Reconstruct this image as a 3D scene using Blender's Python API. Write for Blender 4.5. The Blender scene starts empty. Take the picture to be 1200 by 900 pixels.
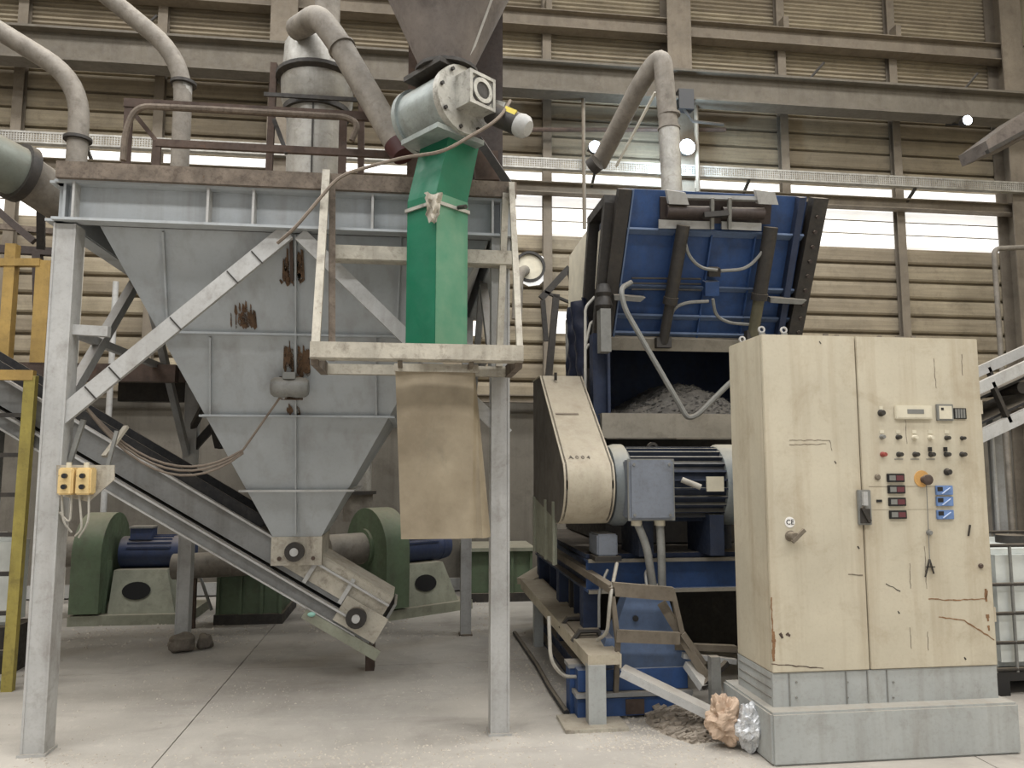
import bpy, math, random
from mathutils import Vector, Matrix, noise
V = Vector
random.seed(7)
scene = bpy.context.scene
COL = scene.collection

# ------------------------------------------------------------------ camera, light, exposure
CAM = V((0.0, 0.0, 1.6)); YAW = math.radians(7.35); PITCH = math.radians(6.0); FOC = 900.0
cam_data = bpy.data.cameras.new('camera')
cam_data.sensor_fit = 'HORIZONTAL'; cam_data.sensor_width = 36.0; cam_data.lens = 36.0 * FOC / 1200.0
cam_data.clip_start = 0.05; cam_data.clip_end = 200
cam = bpy.data.objects.new('camera', cam_data); COL.objects.link(cam)
cam.location = CAM
cam.rotation_euler = (math.pi / 2 + PITCH, 0, -YAW)
scene.camera = cam

scene.view_settings.view_transform = 'Standard'
scene.view_settings.look = 'None'
scene.view_settings.gamma = 1.0
scene.view_settings.use_curve_mapping = False
scene.view_settings.exposure = 0.0

world = bpy.data.worlds.new('world'); scene.world = world; world.use_nodes = True
bg = world.node_tree.nodes['Background']
bg.inputs['Color'].default_value = (0.965, 0.985, 1.0, 1); bg.inputs['Strength'].default_value = 0.66

def area_light(name, loc, sx, sy, power, rot=(0, 0, 0), color=(1, 1, 1)):
    d = bpy.data.lights.new(name, 'AREA'); d.shape = 'RECTANGLE'; d.size = sx; d.size_y = sy
    d.energy = power; d.color = color
    o = bpy.data.objects.new(name, d); COL.objects.link(o); o.location = loc; o.rotation_euler = rot
    return o
# area lights added under the unseen roof to stand in for skylight
OVERHEAD_FILL = [(0.0, -1.5, 1000), (0.0, 2.2, 900), (0.0, 6.2, 900)]
for i, (x, y, power) in enumerate(OVERHEAD_FILL):
    area_light('overhead_fill', (x, y, 9.32), 17.0, 1.1, power, color=(1.0, 0.99, 0.975))

# ------------------------------------------------------------------ measuring helper
_fw = V((math.sin(YAW) * math.cos(PITCH), math.cos(YAW) * math.cos(PITCH), math.sin(PITCH)))
_rt = V((math.cos(YAW), -math.sin(YAW), 0)); _up = _rt.cross(_fw)
def at(px, py, y=None, z=None, x=None):
    """survey of the photograph: the point seen at a pixel that lies at a known depth, height or side"""
    d = _fw + _rt * ((px - 600) / FOC) + _up * ((450 - py) / FOC)
    if y is not None: k = (y - CAM.y) / d.y
    elif z is not None: k = (z - CAM.z) / d.z
    else: k = (x - CAM.x) / d.x
    return CAM + d * k

# ------------------------------------------------------------------ materials
MATS = {}
def srgb(c):
    return tuple((v / 12.92 if v <= 0.04045 else ((v + 0.055) / 1.055) ** 2.4) for v in [q / 255 for q in c]) + (1,)

class NT:
    def __init__(s, name):
        s.m = bpy.data.materials.new(name); s.m.use_nodes = True
        s.t = s.m.node_tree; s.n = s.t.nodes; s.l = s.t.links
        s.b = s.n['Principled BSDF']
        g = s.n.new('ShaderNodeNewGeometry'); s.pos = g.outputs['Position']; s.nor = g.outputs['Normal']
    def link(s, a, b): s.l.new(a, b)
    def map(s, scale=(1, 1, 1), src=None):
        m = s.n.new('ShaderNodeMapping'); m.inputs['Scale'].default_value = scale
        s.link(src or s.pos, m.inputs['Vector']); return m.outputs['Vector']
    def noise(s, scale, detail=4, rough=.6, vec=None, dist=0):
        n = s.n.new('ShaderNodeTexNoise'); n.inputs['Scale'].default_value = scale
        n.inputs['Detail'].default_value = detail; n.inputs['Roughness'].default_value = rough
        n.inputs['Distortion'].default_value = dist
        s.link(vec or s.pos, n.inputs['Vector']); return n.outputs['Fac']
    def ramp(s, src, lo, hi, a=0., b=1.):
        r = s.n.new('ShaderNodeMapRange'); r.clamp = True
        r.inputs['From Min'].default_value = lo; r.inputs['From Max'].default_value = hi
        r.inputs['To Min'].default_value = a; r.inputs['To Max'].default_value = b
        s.link(src, r.inputs['Value']); return r.outputs['Result']
    def mul(s, a, b):
        m = s.n.new('ShaderNodeMath'); m.operation = 'MULTIPLY'
        for i, q in enumerate((a, b)):
            if isinstance(q, (int, float)): m.inputs[i].default_value = q
            else: s.link(q, m.inputs[i])
        return m.outputs[0]
    def mix(s, fac, a, b, mode='MIX'):
        m = s.n.new('ShaderNodeMix'); m.data_type = 'RGBA'; m.blend_type = mode
        if isinstance(fac, (int, float)): m.inputs['Factor'].default_value = fac
        else: s.link(fac, m.inputs['Factor'])
        for q, k in ((a, 6), (b, 7)):
            if isinstance(q, tuple): m.inputs[k].default_value = q
            else: s.link(q, m.inputs[k])
        return m.outputs[2]
    def up(s):
        x = s.n.new('ShaderNodeSeparateXYZ'); s.link(s.nor, x.inputs[0]); return x.outputs['Z']
    def rand(s):
        return s.n.new('ShaderNodeObjectInfo').outputs['Random']
    def bump(s, src, strength=.2, dist=.01):
        b = s.n.new('ShaderNodeBump'); b.inputs['Strength'].default_value = strength; b.inputs['Distance'].default_value = dist
        s.link(src, b.inputs['Height']); s.link(b.outputs['Normal'], s.b.inputs['Normal'])

def paint(name, base, dirt=(96, 84, 68), rust=(104, 62, 36), var=.25, dirt_amt=.45, rust_amt=0., rough=.6, metal=0.,
          dust=.55, dust_col=(150, 138, 120), scale=3., streak=.3, rnd=0., hstreak=0., alpha=False, grain=.3):
    """worn painted or bare metal: tone variation, run-down dirt, rust spots, settled dust on top faces"""
    k = NT(name); base = srgb(base); c = base
    n1 = k.ramp(k.noise(scale, 5), .3, .72)
    dark = tuple(v * (1 - var) for v in base[:3]) + (1,); lite = tuple(min(1, v * (1 + var * .6)) for v in base[:3]) + (1,)
    c = k.mix(n1, dark, lite)
    if rnd:
        c = k.mix(k.ramp(k.rand(), 0, 1, 0, rnd), c, srgb(dirt))
    if streak:
        st = k.ramp(k.noise(1, 4, .6, k.map((9, 9, .55))), .5, .78, 0, streak)
        c = k.mix(st, c, srgb(dirt))
    if hstreak:
        st = k.ramp(k.noise(1, 6, .7, k.map((.9, .9, 26))), .42, .7, 0, hstreak)
        c = k.mix(st, c, srgb(dirt))
    if grain:
        c = k.mix(k.ramp(k.noise(46, 6, .75), .5, .75, 0, grain), c, srgb(dirt))
    if dirt_amt:
        d = k.ramp(k.noise(scale * 1.9, 8, .72, dist=.4), .52, .74, 0, dirt_amt)
        c = k.mix(d, c, srgb(dirt))
    if rust_amt:
        r = k.ramp(k.noise(scale * 1.3, 9, .7, dist=.8), .74 - .3 * rust_amt, .8 - .28 * rust_amt)
        c = k.mix(r, c, srgb(rust))
    if dust:
        du = k.mul(k.ramp(k.up(), .35, .95, 0, dust), k.ramp(k.noise(6, 4), .2, .6, .5, 1))
        c = k.mix(du, c, srgb(dust_col))
    k.link(c, k.b.inputs['Base Color'])
    k.link(k.ramp(k.noise(scale * 5, 4), .3, .7, rough - .12, min(1, rough + .15)), k.b.inputs['Roughness'])
    k.b.inputs['Metallic'].default_value = metal
    k.bump(k.noise(scale * 14, 3), .12, .006)
    if alpha:
        k.link(k.ramp(k.noise(13, 7, .75, k.map((1, 1, .45))), .42, .52), k.b.inputs['Alpha'])
    MATS[name] = k.m
    return k.m

def green_pale():
    """paler mottled green for the front-right face of the chute"""
    k = NT('pale_green')
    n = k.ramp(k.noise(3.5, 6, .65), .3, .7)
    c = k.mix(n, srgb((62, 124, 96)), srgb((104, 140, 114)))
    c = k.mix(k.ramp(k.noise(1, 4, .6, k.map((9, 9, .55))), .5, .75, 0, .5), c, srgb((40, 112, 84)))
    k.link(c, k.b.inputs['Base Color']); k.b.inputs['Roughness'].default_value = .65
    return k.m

def plain(name, base, rough=.5, metal=0., emit=0., alpha=1., trans=0.):
    k = NT(name); n = k.ramp(k.noise(8, 4), .3, .7); b = srgb(base)
    c = k.mix(n, tuple(v * .86 for v in b[:3]) + (1,), tuple(min(1, v * 1.08) for v in b[:3]) + (1,))
    k.link(c, k.b.inputs['Base Color'])
    k.b.inputs['Roughness'].default_value = rough; k.b.inputs['Metallic'].default_value = metal
    if emit:
        k.b.inputs['Emission Color'].default_value = b; k.b.inputs['Emission Strength'].default_value = emit
    if alpha < 1: k.b.inputs['Alpha'].default_value = alpha
    if trans: k.b.inputs['Transmission Weight'].default_value = trans
    MATS[name] = k.m
    return k.m

GREY = paint('grey_paint', (142, 143, 143), dirt=(92, 84, 74), dirt_amt=.5, rust_amt=.03, streak=.3, var=.2, scale=2.4)
HOPG = paint('hopper_paint', (166, 171, 174), dirt=(116, 110, 102), dirt_amt=.3, rust_amt=0, streak=.4, var=.14, scale=1.5, grain=.15)
FRAME = paint('frame_paint', (176, 176, 174), dirt=(108, 98, 88), dirt_amt=.5, rust_amt=.06, streak=.35, var=.16, scale=2.8)
DIRTYW = paint('dirty_cream_steel', (178, 172, 158), dirt=(86, 74, 60), dirt_amt=.8, rust_amt=.25, streak=.5, var=.25, scale=6)
RUST = paint('rusted_steel', (82, 68, 60), dirt=(50, 42, 38), rust=(94, 68, 52), rust_amt=.4, dirt_amt=.6, rough=.9, var=.35, scale=7, dust=.55)
RUSTD = paint('dusty_rust_edge', (116, 105, 94), dirt=(62, 52, 44), rust=(92, 74, 60), rust_amt=.35, dirt_amt=.85, rough=.95, var=.45, scale=9, dust=.6, grain=.7)
RUSTP = paint('rust_stain', (98, 76, 56), dirt=(58, 44, 36), rust=(82, 56, 38), rust_amt=.5, rough=.9, var=.4, scale=12, alpha=True)
DARK = paint('dark_steel', (46, 43, 40), dirt=(72, 64, 54), dirt_amt=.5, rough=.6, var=.3, scale=6, dust=.5)
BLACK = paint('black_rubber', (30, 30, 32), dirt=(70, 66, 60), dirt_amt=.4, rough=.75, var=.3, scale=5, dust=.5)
GALV = paint('galvanised_steel', (164, 162, 156), dirt=(104, 96, 84), dirt_amt=.65, rough=.5, metal=.35, var=.3, scale=6, streak=.5)
DUCT = paint('dusty_duct', (126, 120, 111), dirt=(82, 73, 63), dirt_amt=.65, rough=.7, metal=.1, var=.3, scale=8, streak=.4, dust=.7, dust_col=(152, 144, 130))
VALVE = paint('valve_grey', (150, 158, 156), dirt=(80, 76, 68), dirt_amt=.5, rough=.4, metal=.3, var=.2, scale=5)
ALUM = paint('cast_aluminium', (178, 176, 168), dirt=(70, 64, 56), dirt_amt=.8, rough=.5, metal=.3, var=.25, scale=9)
CONE = paint('brown_steel_cone', (100, 92, 86), dirt=(58, 50, 46), dirt_amt=.8, rust_amt=.12, rust=(96, 72, 58), rough=.7, var=.3, scale=4, dust=.3)
GREEN = paint('green_paint', (6, 102, 74), dirt=(40, 98, 76), dirt_amt=.3, rough=.5, var=.2, scale=2.4, streak=.2, dust=.3, grain=.1)
FANG = paint('fan_green', (88, 104, 80), dirt=(74, 70, 60), dirt_amt=.6, rough=.65, var=.22, scale=4)
FANGL = paint('fan_grey_green', (140, 142, 126), dirt=(92, 84, 72), dirt_amt=.55, rough=.7, var=.2, scale=4)
BLUE = paint('machine_blue', (44, 74, 122), dirt=(40, 46, 58), dirt_amt=.5, rough=.6, var=.28, scale=3, streak=.4, dust=.65, dust_col=(150, 152, 154))
BLUEL = paint('dusty_light_blue', (92, 110, 140), dirt=(70, 74, 84), dirt_amt=.5, rough=.65, var=.2, scale=4, streak=.3, dust=.6)
LEDGE = paint('dusty_ledge', (142, 136, 124), dirt=(92, 84, 72), dirt_amt=.6, rough=.8, var=.2, scale=3, streak=.3)
RAMO = paint('olive_ram', (96, 92, 72), dirt=(56, 52, 44), dirt_amt=.6, rough=.5, var=.25, scale=6)
MACH = paint('dark_brown_machinery', (64, 54, 50), dirt=(40, 36, 34), dirt_amt=.6, rough=.65, var=.3, scale=8, dust=.6)
FANB = paint('fan_motor_blue', (46, 60, 94), dirt=(60, 60, 66), dirt_amt=.5, rough=.6, var=.25, scale=6, dust=.6)
CONV = paint('conveyor_grey', (122, 123, 122), dirt=(76, 70, 62), dirt_amt=.6, rust_amt=.05, streak=.4, var=.22, scale=3.5)
GIRD = paint('shaded_girder_steel', (98, 92, 82), dirt=(66, 58, 50), dirt_amt=.55, rough=.8, var=.2, scale=3, dust=.85, dust_col=(206, 194, 170))  # base darkened to carry the shade below the top flange
HOLE = plain('hole_black', (6, 6, 7), .9)
RUBBLE = paint('brown_rubble', (150, 140, 127), dirt=(92, 82, 70), dirt_amt=.7, rough=.95, var=.35, scale=26, dust=0)
SCR = paint('rusty_scratch', (136, 102, 72), dirt=(92, 66, 46), dirt_amt=.6, rough=.9, var=.3, scale=20, dust=0)
KNOB = plain('dusty_black_knob', (50, 47, 43), .55)
PIPEG = paint('grey_green_pipe', (116, 121, 112), dirt=(84, 80, 70), dirt_amt=.5, rough=.5, metal=.2, var=.2, scale=4, dust=.7)
GLINT = plain('pale_blue_glint', (186, 200, 224), .3)  # colour of the painted readout glints
BLUED = paint('deep_blue', (38, 50, 76), dirt=(40, 40, 42), dirt_amt=.6, rough=.65, var=.3, scale=4, dust=.7)
MOTB = paint('motor_blue', (34, 44, 64), dirt=(52, 52, 54), dirt_amt=.5, rough=.6, var=.25, scale=6, dust=.8, dust_col=(160, 154, 138))
MOTG = paint('motor_grey_housing', (132, 138, 138), dirt=(60, 74, 100), dirt_amt=.5, rough=.55, var=.25, scale=3, dust=.85, dust_col=(176, 168, 150))
BOXG = paint('terminal_box_grey', (118, 124, 134), dirt=(80, 78, 76), dirt_amt=.45, rough=.5, var=.14, scale=4)
CREAM = paint('guard_cream', (178, 169, 150), dirt=(120, 104, 86), dirt_amt=.45, rough=.7, var=.14, scale=4, streak=.35)
GUARDS = paint('guard_side_grey', (92, 87, 80), dirt=(56, 52, 46), dirt_amt=.6, rough=.8, var=.25, scale=2.5, streak=.5)
CAB = paint('cabinet_cream', (190, 182, 162), dirt=(146, 128, 102), dirt_amt=.45, rust=(120, 92, 62), rust_amt=.05, rough=.55, var=.12, scale=2.2, streak=.5, dust=.5, grain=.2)
PLINTH = paint('plinth_grey', (166, 169, 167), dirt=(118, 110, 98), dirt_amt=.45, rough=.7, var=.14, scale=3, streak=.45)
YEL = paint('yellow_paint', (170, 140, 78), dirt=(104, 86, 54), dirt_amt=.55, rust_amt=.12, rough=.6, var=.22, scale=6)
YELG = paint('worn_yellow_paint', (160, 147, 76), dirt=(92, 80, 50), dirt_amt=.6, rust_amt=.15, rough=.65, var=.22, scale=6)
YBOX = paint('switch_box_yellow', (226, 198, 140), dirt=(150, 122, 74), dirt_amt=.4, rough=.5, var=.1, scale=12, dust=.3)
WHITE = plain('white_enamel', (225, 222, 212), .45)
OFFW = plain('offwhite_plastic', (205, 198, 178), .5)
BLACKP = plain('black_plastic', (26, 26, 28), .4)
GREYP = plain('grey_plastic', (120, 120, 116), .5)
CABLE = paint('dusty_cable', (128, 116, 104), dirt=(70, 62, 56), dirt_amt=.5, rough=.8, var=.2, scale=9)
HOSE = paint('grey_hose', (128, 128, 124), dirt=(74, 70, 66), dirt_amt=.4, rough=.5, var=.15, scale=9)
HOSEW = paint('pale_hose', (170, 166, 156), dirt=(100, 94, 86), dirt_amt=.4, rough=.55, var=.15, scale=9)
REDW = plain('signal_red', (142, 66, 58), .5)
MAROON = plain('maroon_display', (96, 50, 56), .35)
ORANGE = paint('rusty_orange', (206, 160, 96), dirt=(170, 120, 60), dirt_amt=.5, var=.15, scale=20, dust=0)
LBLUE = paint('tag_blue', (104, 132, 178), dirt=(60, 80, 120), dirt_amt=.5, var=.2, scale=20, dust=0)
STICK = plain('sticker_white', (232, 230, 226), .5)
YTAG = plain('yellow_tag', (232, 212, 96), .5)
MAROOND = plain('dark_red_rubber', (62, 26, 26), .6)
IBCW = plain('tank_plastic', (204, 208, 204), .4)
TEALP = plain('pale_teal', (150, 200, 186), .4)
BAGB = paint('brown_paper_bag', (196, 172, 150), dirt=(136, 110, 90), dirt_amt=.6, rough=.85, var=.25, scale=12, dust=.1)
BAGS = paint('silver_film', (206, 208, 210), dirt=(60, 60, 64), dirt_amt=.6, rough=.3, metal=.3, var=.3, scale=16, dust=0)
ROCK = paint('broken_concrete', (116, 108, 98), dirt=(70, 62, 54), dirt_amt=.7, rough=.95, var=.35, scale=12, dust=.5)
SHRED = paint('shredded_material', (84, 82, 79), dirt=(40, 38, 37), dirt_amt=.9, rough=.95, var=.5, scale=24, dust=.2)
DEBRIS = paint('floor_grit', (182, 174, 162), dirt=(128, 118, 106), dirt_amt=.6, rough=.95, var=.3, scale=30, dust=0)
SIDING = paint('siding_sheet', (160, 149, 127), dirt=(94, 83, 70), dirt_amt=.5, rough=.8, var=.22, scale=2.2, streak=0, hstreak=.5, dust=.3, rnd=.5)
SIDEDK = paint('wall_steel', (118, 109, 96), dirt=(78, 68, 58), dirt_amt=.55, rough=.8, var=.22, scale=3, dust=.85, dust_col=(214, 202, 176))
BEIGE = paint('beige_wall_panel', (196, 184, 154), dirt=(140, 124, 98), dirt_amt=.35, rough=.75, var=.12, scale=2)
CONC = paint('wall_plaster', (112, 107, 98), dirt=(72, 66, 58), dirt_amt=.6, rough=.95, var=.24, scale=1.3, streak=.5)
CEIL = paint('roof_sheet', (120, 112, 100), dirt=(80, 72, 62), rough=.85, var=.2, scale=2)
TARPB = paint('navy_tarpaulin', (26, 32, 52), dirt=(60, 64, 80), dirt_amt=.4, rough=.4, var=.3, scale=8)
BROWNS = paint('brown_bracket_steel', (112, 103, 90), dirt=(76, 66, 54), dirt_amt=.6, rough=.8, var=.25, scale=6, dust=.6)

def floor_material():
    k = NT('concrete_floor')
    c = k.mix(k.ramp(k.noise(.55, 6, .6), .35, .68), srgb((150, 145, 138)), srgb((184, 178, 168)))
    c = k.mix(k.ramp(k.noise(1.7, 8, .7, dist=.7), .5, .78, 0, .55), c, srgb((122, 116, 109)))
    c = k.mix(k.ramp(k.noise(11, 8, .75), .56, .72, 0, .45), c, srgb((208, 201, 188)))
    c = k.mix(k.ramp(k.noise(2.2, 5, .6, k.map((.4, 2.2, 1))), .55, .75, 0, .3), c, srgb((112, 105, 98)))
    k.link(c, k.b.inputs['Base Color'])
    k.link(k.ramp(k.noise(2.5, 6), .3, .7, .55, .92), k.b.inputs['Roughness'])
    k.bump(k.noise(30, 6, .7), .25, .01)
    return k.m
FLOOR = floor_material()

def window_material():
    k = NT('daylit_translucent_sheet')
    c = k.mix(k.ramp(k.noise(2.2, 6, .7, k.map((.6, 1, 3))), .5, .78, 0, .55), (1, .99, .97, 1), srgb((206, 194, 170)))
    k.link(c, k.b.inputs['Base Color']); k.link(c, k.b.inputs['Emission Color'])
    k.b.inputs['Emission Strength'].default_value = .74
    k.b.inputs['Roughness'].default_value = .5
    return k.m
WINDOW = window_material()

def sleeve_material():
    k = NT('dusty_plastic_sleeve')
    c = k.mix(k.ramp(k.noise(2.6, 6, .65), .35, .7), srgb((128, 116, 96)), srgb((160, 148, 126)))
    c = k.mix(k.ramp(k.noise(5, 7, .7, k.map((1, 1, .5))), .55, .75, 0, .5), c, srgb((108, 104, 88)))
    k.link(c, k.b.inputs['Base Color']); k.b.inputs['Roughness'].default_value = .55
    k.b.inputs['Alpha'].default_value = .95
    k.bump(k.noise(9, 3), .2, .02)
    return k.m
SLEEVE = sleeve_material()

# ------------------------------------------------------------------ mesh builder
class MB:
    def __init__(s): s.v = []; s.f = []
    def add(s, vs, fs):
        b = len(s.v); s.v += [V(p) for p in vs]; s.f += [tuple(i + b for i in f) for f in fs]; return s
    def box(s, x0, x1, y0, y1, z0, z1):
        return s.hexa([(x0, y0, z0), (x1, y0, z0), (x1, y1, z0), (x0, y1, z0), (x0, y0, z1), (x1, y0, z1), (x1, y1, z1), (x0, y1, z1)])
    def hexa(s, p):
        return s.add(p, [(0, 3, 2, 1), (4, 5, 6, 7), (0, 1, 5, 4), (1, 2, 6, 5), (2, 3, 7, 6), (3, 0, 4, 7)])
    def bar(s, p, q, w, h, up=(0, 0, 1)):
        p, q = V(p), V(q); d = (q - p).normalized(); u = V(up); r = d.cross(u)
        if r.length < 1e-4: u = V((0, 1, 0)); r = d.cross(u)
        r.normalize(); u = r.cross(d).normalized(); r *= w / 2; u *= h / 2
        return s.hexa([p - r - u, p + r - u, q + r - u, q - r - u, p - r + u, p + r + u, q + r + u, q - r + u])
    def angle(s, p, q, w, t, up=(0, 0, 1), flip=1):
        """L section: one flat leg and one upright leg"""
        p, q = V(p), V(q); d = (q - p).normalized(); r = d.cross(V(up)).normalized(); u = r.cross(d)
        s.bar(p, q, w, t, up); o = r * (w / 2 * flip) + u * (w / 2)
        return s.bar(p + o, q + o, t, w, up)
    def ibeam(s, p, q, w, h, t, up=(0, 0, 1)):
        p, q = V(p), V(q); d = (q - p).normalized(); r = d.cross(V(up))
        if r.length < 1e-4: r = V((1, 0, 0))
        u = r.normalized().cross(d)
        s.bar(p + u * (h / 2 - t / 2), q + u * (h / 2 - t / 2), w, t, up)
        s.bar(p - u * (h / 2 - t / 2), q - u * (h / 2 - t / 2), w, t, up)
        return s.bar(p, q, t, h - 2 * t, up)
    def cyl(s, p, q, r, r2=None, n=18, caps=True):
        p, q = V(p), V(q); r2 = r if r2 is None else r2; d = (q - p).normalized()
        a = d.orthogonal().normalized(); b = d.cross(a)
        vs = [c + (a * math.cos(t) + b * math.sin(t)) * rr for c, rr in ((p, r), (q, r2)) for t in [2 * math.pi * i / n for i in range(n)]]
        fs = [(i, (i + 1) % n, n + (i + 1) % n, n + i) for i in range(n)]
        if caps: fs += [tuple(range(n))[::-1], tuple(range(n, 2 * n))]
        return s.add(vs, fs)
    def ring(s, p, q, r0, r1, n=20):
        """hollow collar between radii"""
        p, q = V(p), V(q); d = (q - p).normalized(); a = d.orthogonal().normalized(); b = d.cross(a)
        vs = [c + (a * math.cos(t) + b * math.sin(t)) * rr for c, rr in ((p, r0), (p, r1), (q, r1), (q, r0)) for t in [2 * math.pi * i / n for i in range(n)]]
        fs = []
        for k in range(4):
            for i in range(n):
                fs.append((k * n + i, k * n + (i + 1) % n, ((k + 1) % 4) * n + (i + 1) % n, ((k + 1) % 4) * n + i))
        return s.add(vs, fs)
    def tube(s, pts, r, n=8, caps=True):
        pts = [V(p) for p in pts]; m = len(pts); rs = r if isinstance(r, (list, tuple)) else [r] * m
        t0 = (pts[1] - pts[0]).normalized(); a = t0.orthogonal().normalized(); vs = []
        for i, p in enumerate(pts):
            t = (pts[min(i + 1, m - 1)] - pts[max(i - 1, 0)]).normalized()
            a = (a - t * a.dot(t)).normalized(); b = t.cross(a)
            vs += [p + (a * math.cos(2 * math.pi * j / n) + b * math.sin(2 * math.pi * j / n)) * rs[i] for j in range(n)]
        fs = [(i * n + j, i * n + (j + 1) % n, (i + 1) * n + (j + 1) % n, (i + 1) * n + j) for i in range(m - 1) for j in range(n)]
        if caps: fs += [tuple(range(n))[::-1], tuple(range((m - 1) * n, m * n))]
        return s.add(vs, fs)
    def prism(s, poly, vec):
        n = len(poly); vec = V(vec); vs = [V(p) for p in poly] + [V(p) + vec for p in poly]
        return s.add(vs, [tuple(range(n))[::-1], tuple(range(n, 2 * n))] + [(i, (i + 1) % n, n + (i + 1) % n, n + i) for i in range(n)])
    def lathe(s, prof, c, axis=(0, 0, 1), n=24, caps=True):
        c = V(c); d = V(axis).normalized(); a = d.orthogonal().normalized(); b = d.cross(a); m = len(prof)
        vs = [c + d * z + (a * math.cos(2 * math.pi * j / n) + b * math.sin(2 * math.pi * j / n)) * r for r, z in prof for j in range(n)]
        fs = [(i * n + j, i * n + (j + 1) % n, (i + 1) * n + (j + 1) % n, (i + 1) * n + j) for i in range(m - 1) for j in range(n)]
        if caps: fs += [tuple(range(n))[::-1], tuple(range((m - 1) * n, m * n))]
        return s.add(vs, fs)
    def ball(s, c, r, sx=1, sy=1, sz=1, n=12):
        prof = [(max(1e-4, math.sin(math.pi * i / n)), -math.cos(math.pi * i / n)) for i in range(n + 1)]
        k = MB().lathe(prof, (0, 0, 0), n=n, caps=False); c = V(c)
        return s.add([c + V((v.x * r * sx, v.y * r * sy, v.z * r * sz)) for v in k.v], k.f)
    def grid(s, fn, nu, nv, thick=0):
        """sheet: fn(u, v) -> point; thick gives it a back"""
        P = [[V(fn(i / nu, j / nv)) for j in range(nv + 1)] for i in range(nu + 1)]
        vs = [p for row in P for p in row]; w = nv + 1
        fs = [(i * w + j, (i + 1) * w + j, (i + 1) * w + j + 1, i * w + j + 1) for i in range(nu) for j in range(nv)]
        if thick:
            n0 = len(vs); t = V(thick) if not isinstance(thick, (int, float)) else V((0, thick, 0))
            vs += [p + t for p in vs]; fs += [tuple(i + n0 for i in f[::-1]) for f in fs]
            edge = [i * w for i in range(nu + 1)] + [nu * w + j for j in range(1, w)] + [i * w + nv for i in range(nu - 1, -1, -1)] + [j for j in range(nv - 1, 0, -1)]
            fs += [(edge[(i + 1) % len(edge)], edge[i], edge[i] + n0, edge[(i + 1) % len(edge)] + n0) for i in range(len(edge))]
        return s.add(vs, fs)
    def build(s, name, mat, parent=None, label=None, cat=None, group=None, kind=None, smooth=True, bevel=0, origin=None):
        lo = V((min(v.x for v in s.v), min(v.y for v in s.v), min(v.z for v in s.v)))
        hi = V((max(v.x for v in s.v), max(v.y for v in s.v), max(v.z for v in s.v)))
        c = (lo + hi) / 2
        if parent is None: c.z = lo.z
        if origin is not None: c = V(origin)
        me = bpy.data.meshes.new(name); me.from_pydata([v - c for v in s.v], [], s.f); me.validate(); me.update()
        import bmesh
        b = bmesh.new(); b.from_mesh(me); bmesh.ops.recalc_face_normals(b, faces=b.faces)
        if bevel:
            bmesh.ops.bevel(b, geom=[e for e in b.edges if len(e.link_faces) == 2 and e.calc_face_angle(0) > .6], offset=bevel, segments=2, affect='EDGES', clamp_overlap=True)
        b.to_mesh(me); b.free()
        if smooth:
            me.polygons.foreach_set('use_smooth', [True] * len(me.polygons)); me.set_sharp_from_angle(angle=math.radians(38))
        me.materials.append(mat)
        o = bpy.data.objects.new(name, me); COL.objects.link(o)
        return place(o, c, parent, label, cat, group, kind)

WORLD_AT = {}
def place(o, c, parent=None, label=None, cat=None, group=None, kind=None):
    WORLD_AT[o.name] = V(c)
    if parent is not None:
        o.parent = parent; o.location = V(c) - WORLD_AT[parent.name]
    else: o.location = c
    if label: o['label'] = label
    if cat: o['category'] = cat
    if group: o['group'] = group
    if kind: o['kind'] = kind
    return o
def thing(name, label, cat, loc, group=None, kind=None):
    o = bpy.data.objects.new(name, None); COL.objects.link(o); o.empty_display_size = .2
    return place(o, V(loc), None, label, cat, group, kind)
def dup(o, offset, label=None, parent=None, rec=True):
    """copy of a thing (or part) with its parts, moved by offset"""
    c = o.copy(); COL.objects.link(c); off = V(offset)
    WORLD_AT[c.name] = WORLD_AT[o.name] + off
    if parent is not None: c.parent = parent; c.location = WORLD_AT[c.name] - WORLD_AT[parent.name]
    else: c.location = o.location + off
    if label: c['label'] = label
    if rec:
        for ch in list(o.children):
            dup(ch, off, None, c)
    return c
def fillet(pts, r, n=6):
    """round the corners of a polyline"""
    pts = [V(p) for p in pts]; out = [pts[0]]
    for a, b, c in zip(pts, pts[1:], pts[2:]):
        u, w = (a - b), (c - b); k = min(r, u.length * .49, w.length * .49)
        p, q = b + u.normalized() * k, b + w.normalized() * k
        out += [p.lerp(b, t / n).lerp(b.lerp(q, t / n), t / n) for t in range(n + 1)]
    return out + [pts[-1]]
def sag(p, q, drop, n=12):
    p, q = V(p), V(q)
    return [p.lerp(q, i / n) - V((0, 0, drop * 4 * (i / n) * (1 - i / n))) for i in range(n + 1)]
def text_mesh(body, size, depth=.001):
    cu = bpy.data.curves.new('lettering', 'FONT'); cu.body = body; cu.size = size; cu.extrude = depth; cu.align_x = 'CENTER'; cu.align_y = 'CENTER'
    cu.resolution_u = 2
    ob = bpy.data.objects.new('lettering', cu); COL.objects.link(ob); bpy.context.view_layer.update()
    me = bpy.data.meshes.new_from_object(ob.evaluated_get(bpy.context.evaluated_depsgraph_get()))
    bpy.data.objects.remove(ob); bpy.data.curves.remove(cu)
    return me
def lettering(name, body, size, mat, loc, xdir, ydir, parent, label=None):
    me = text_mesh(body, size); me.materials.clear(); me.materials.append(mat)
    x, y = V(xdir).normalized(), V(ydir).normalized(); z = x.cross(y)
    me.transform(Matrix((x, y, z)).transposed().to_4x4())
    o = bpy.data.objects.new(name, me); COL.objects.link(o)
    return place(o, V(loc), parent, label)
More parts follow.
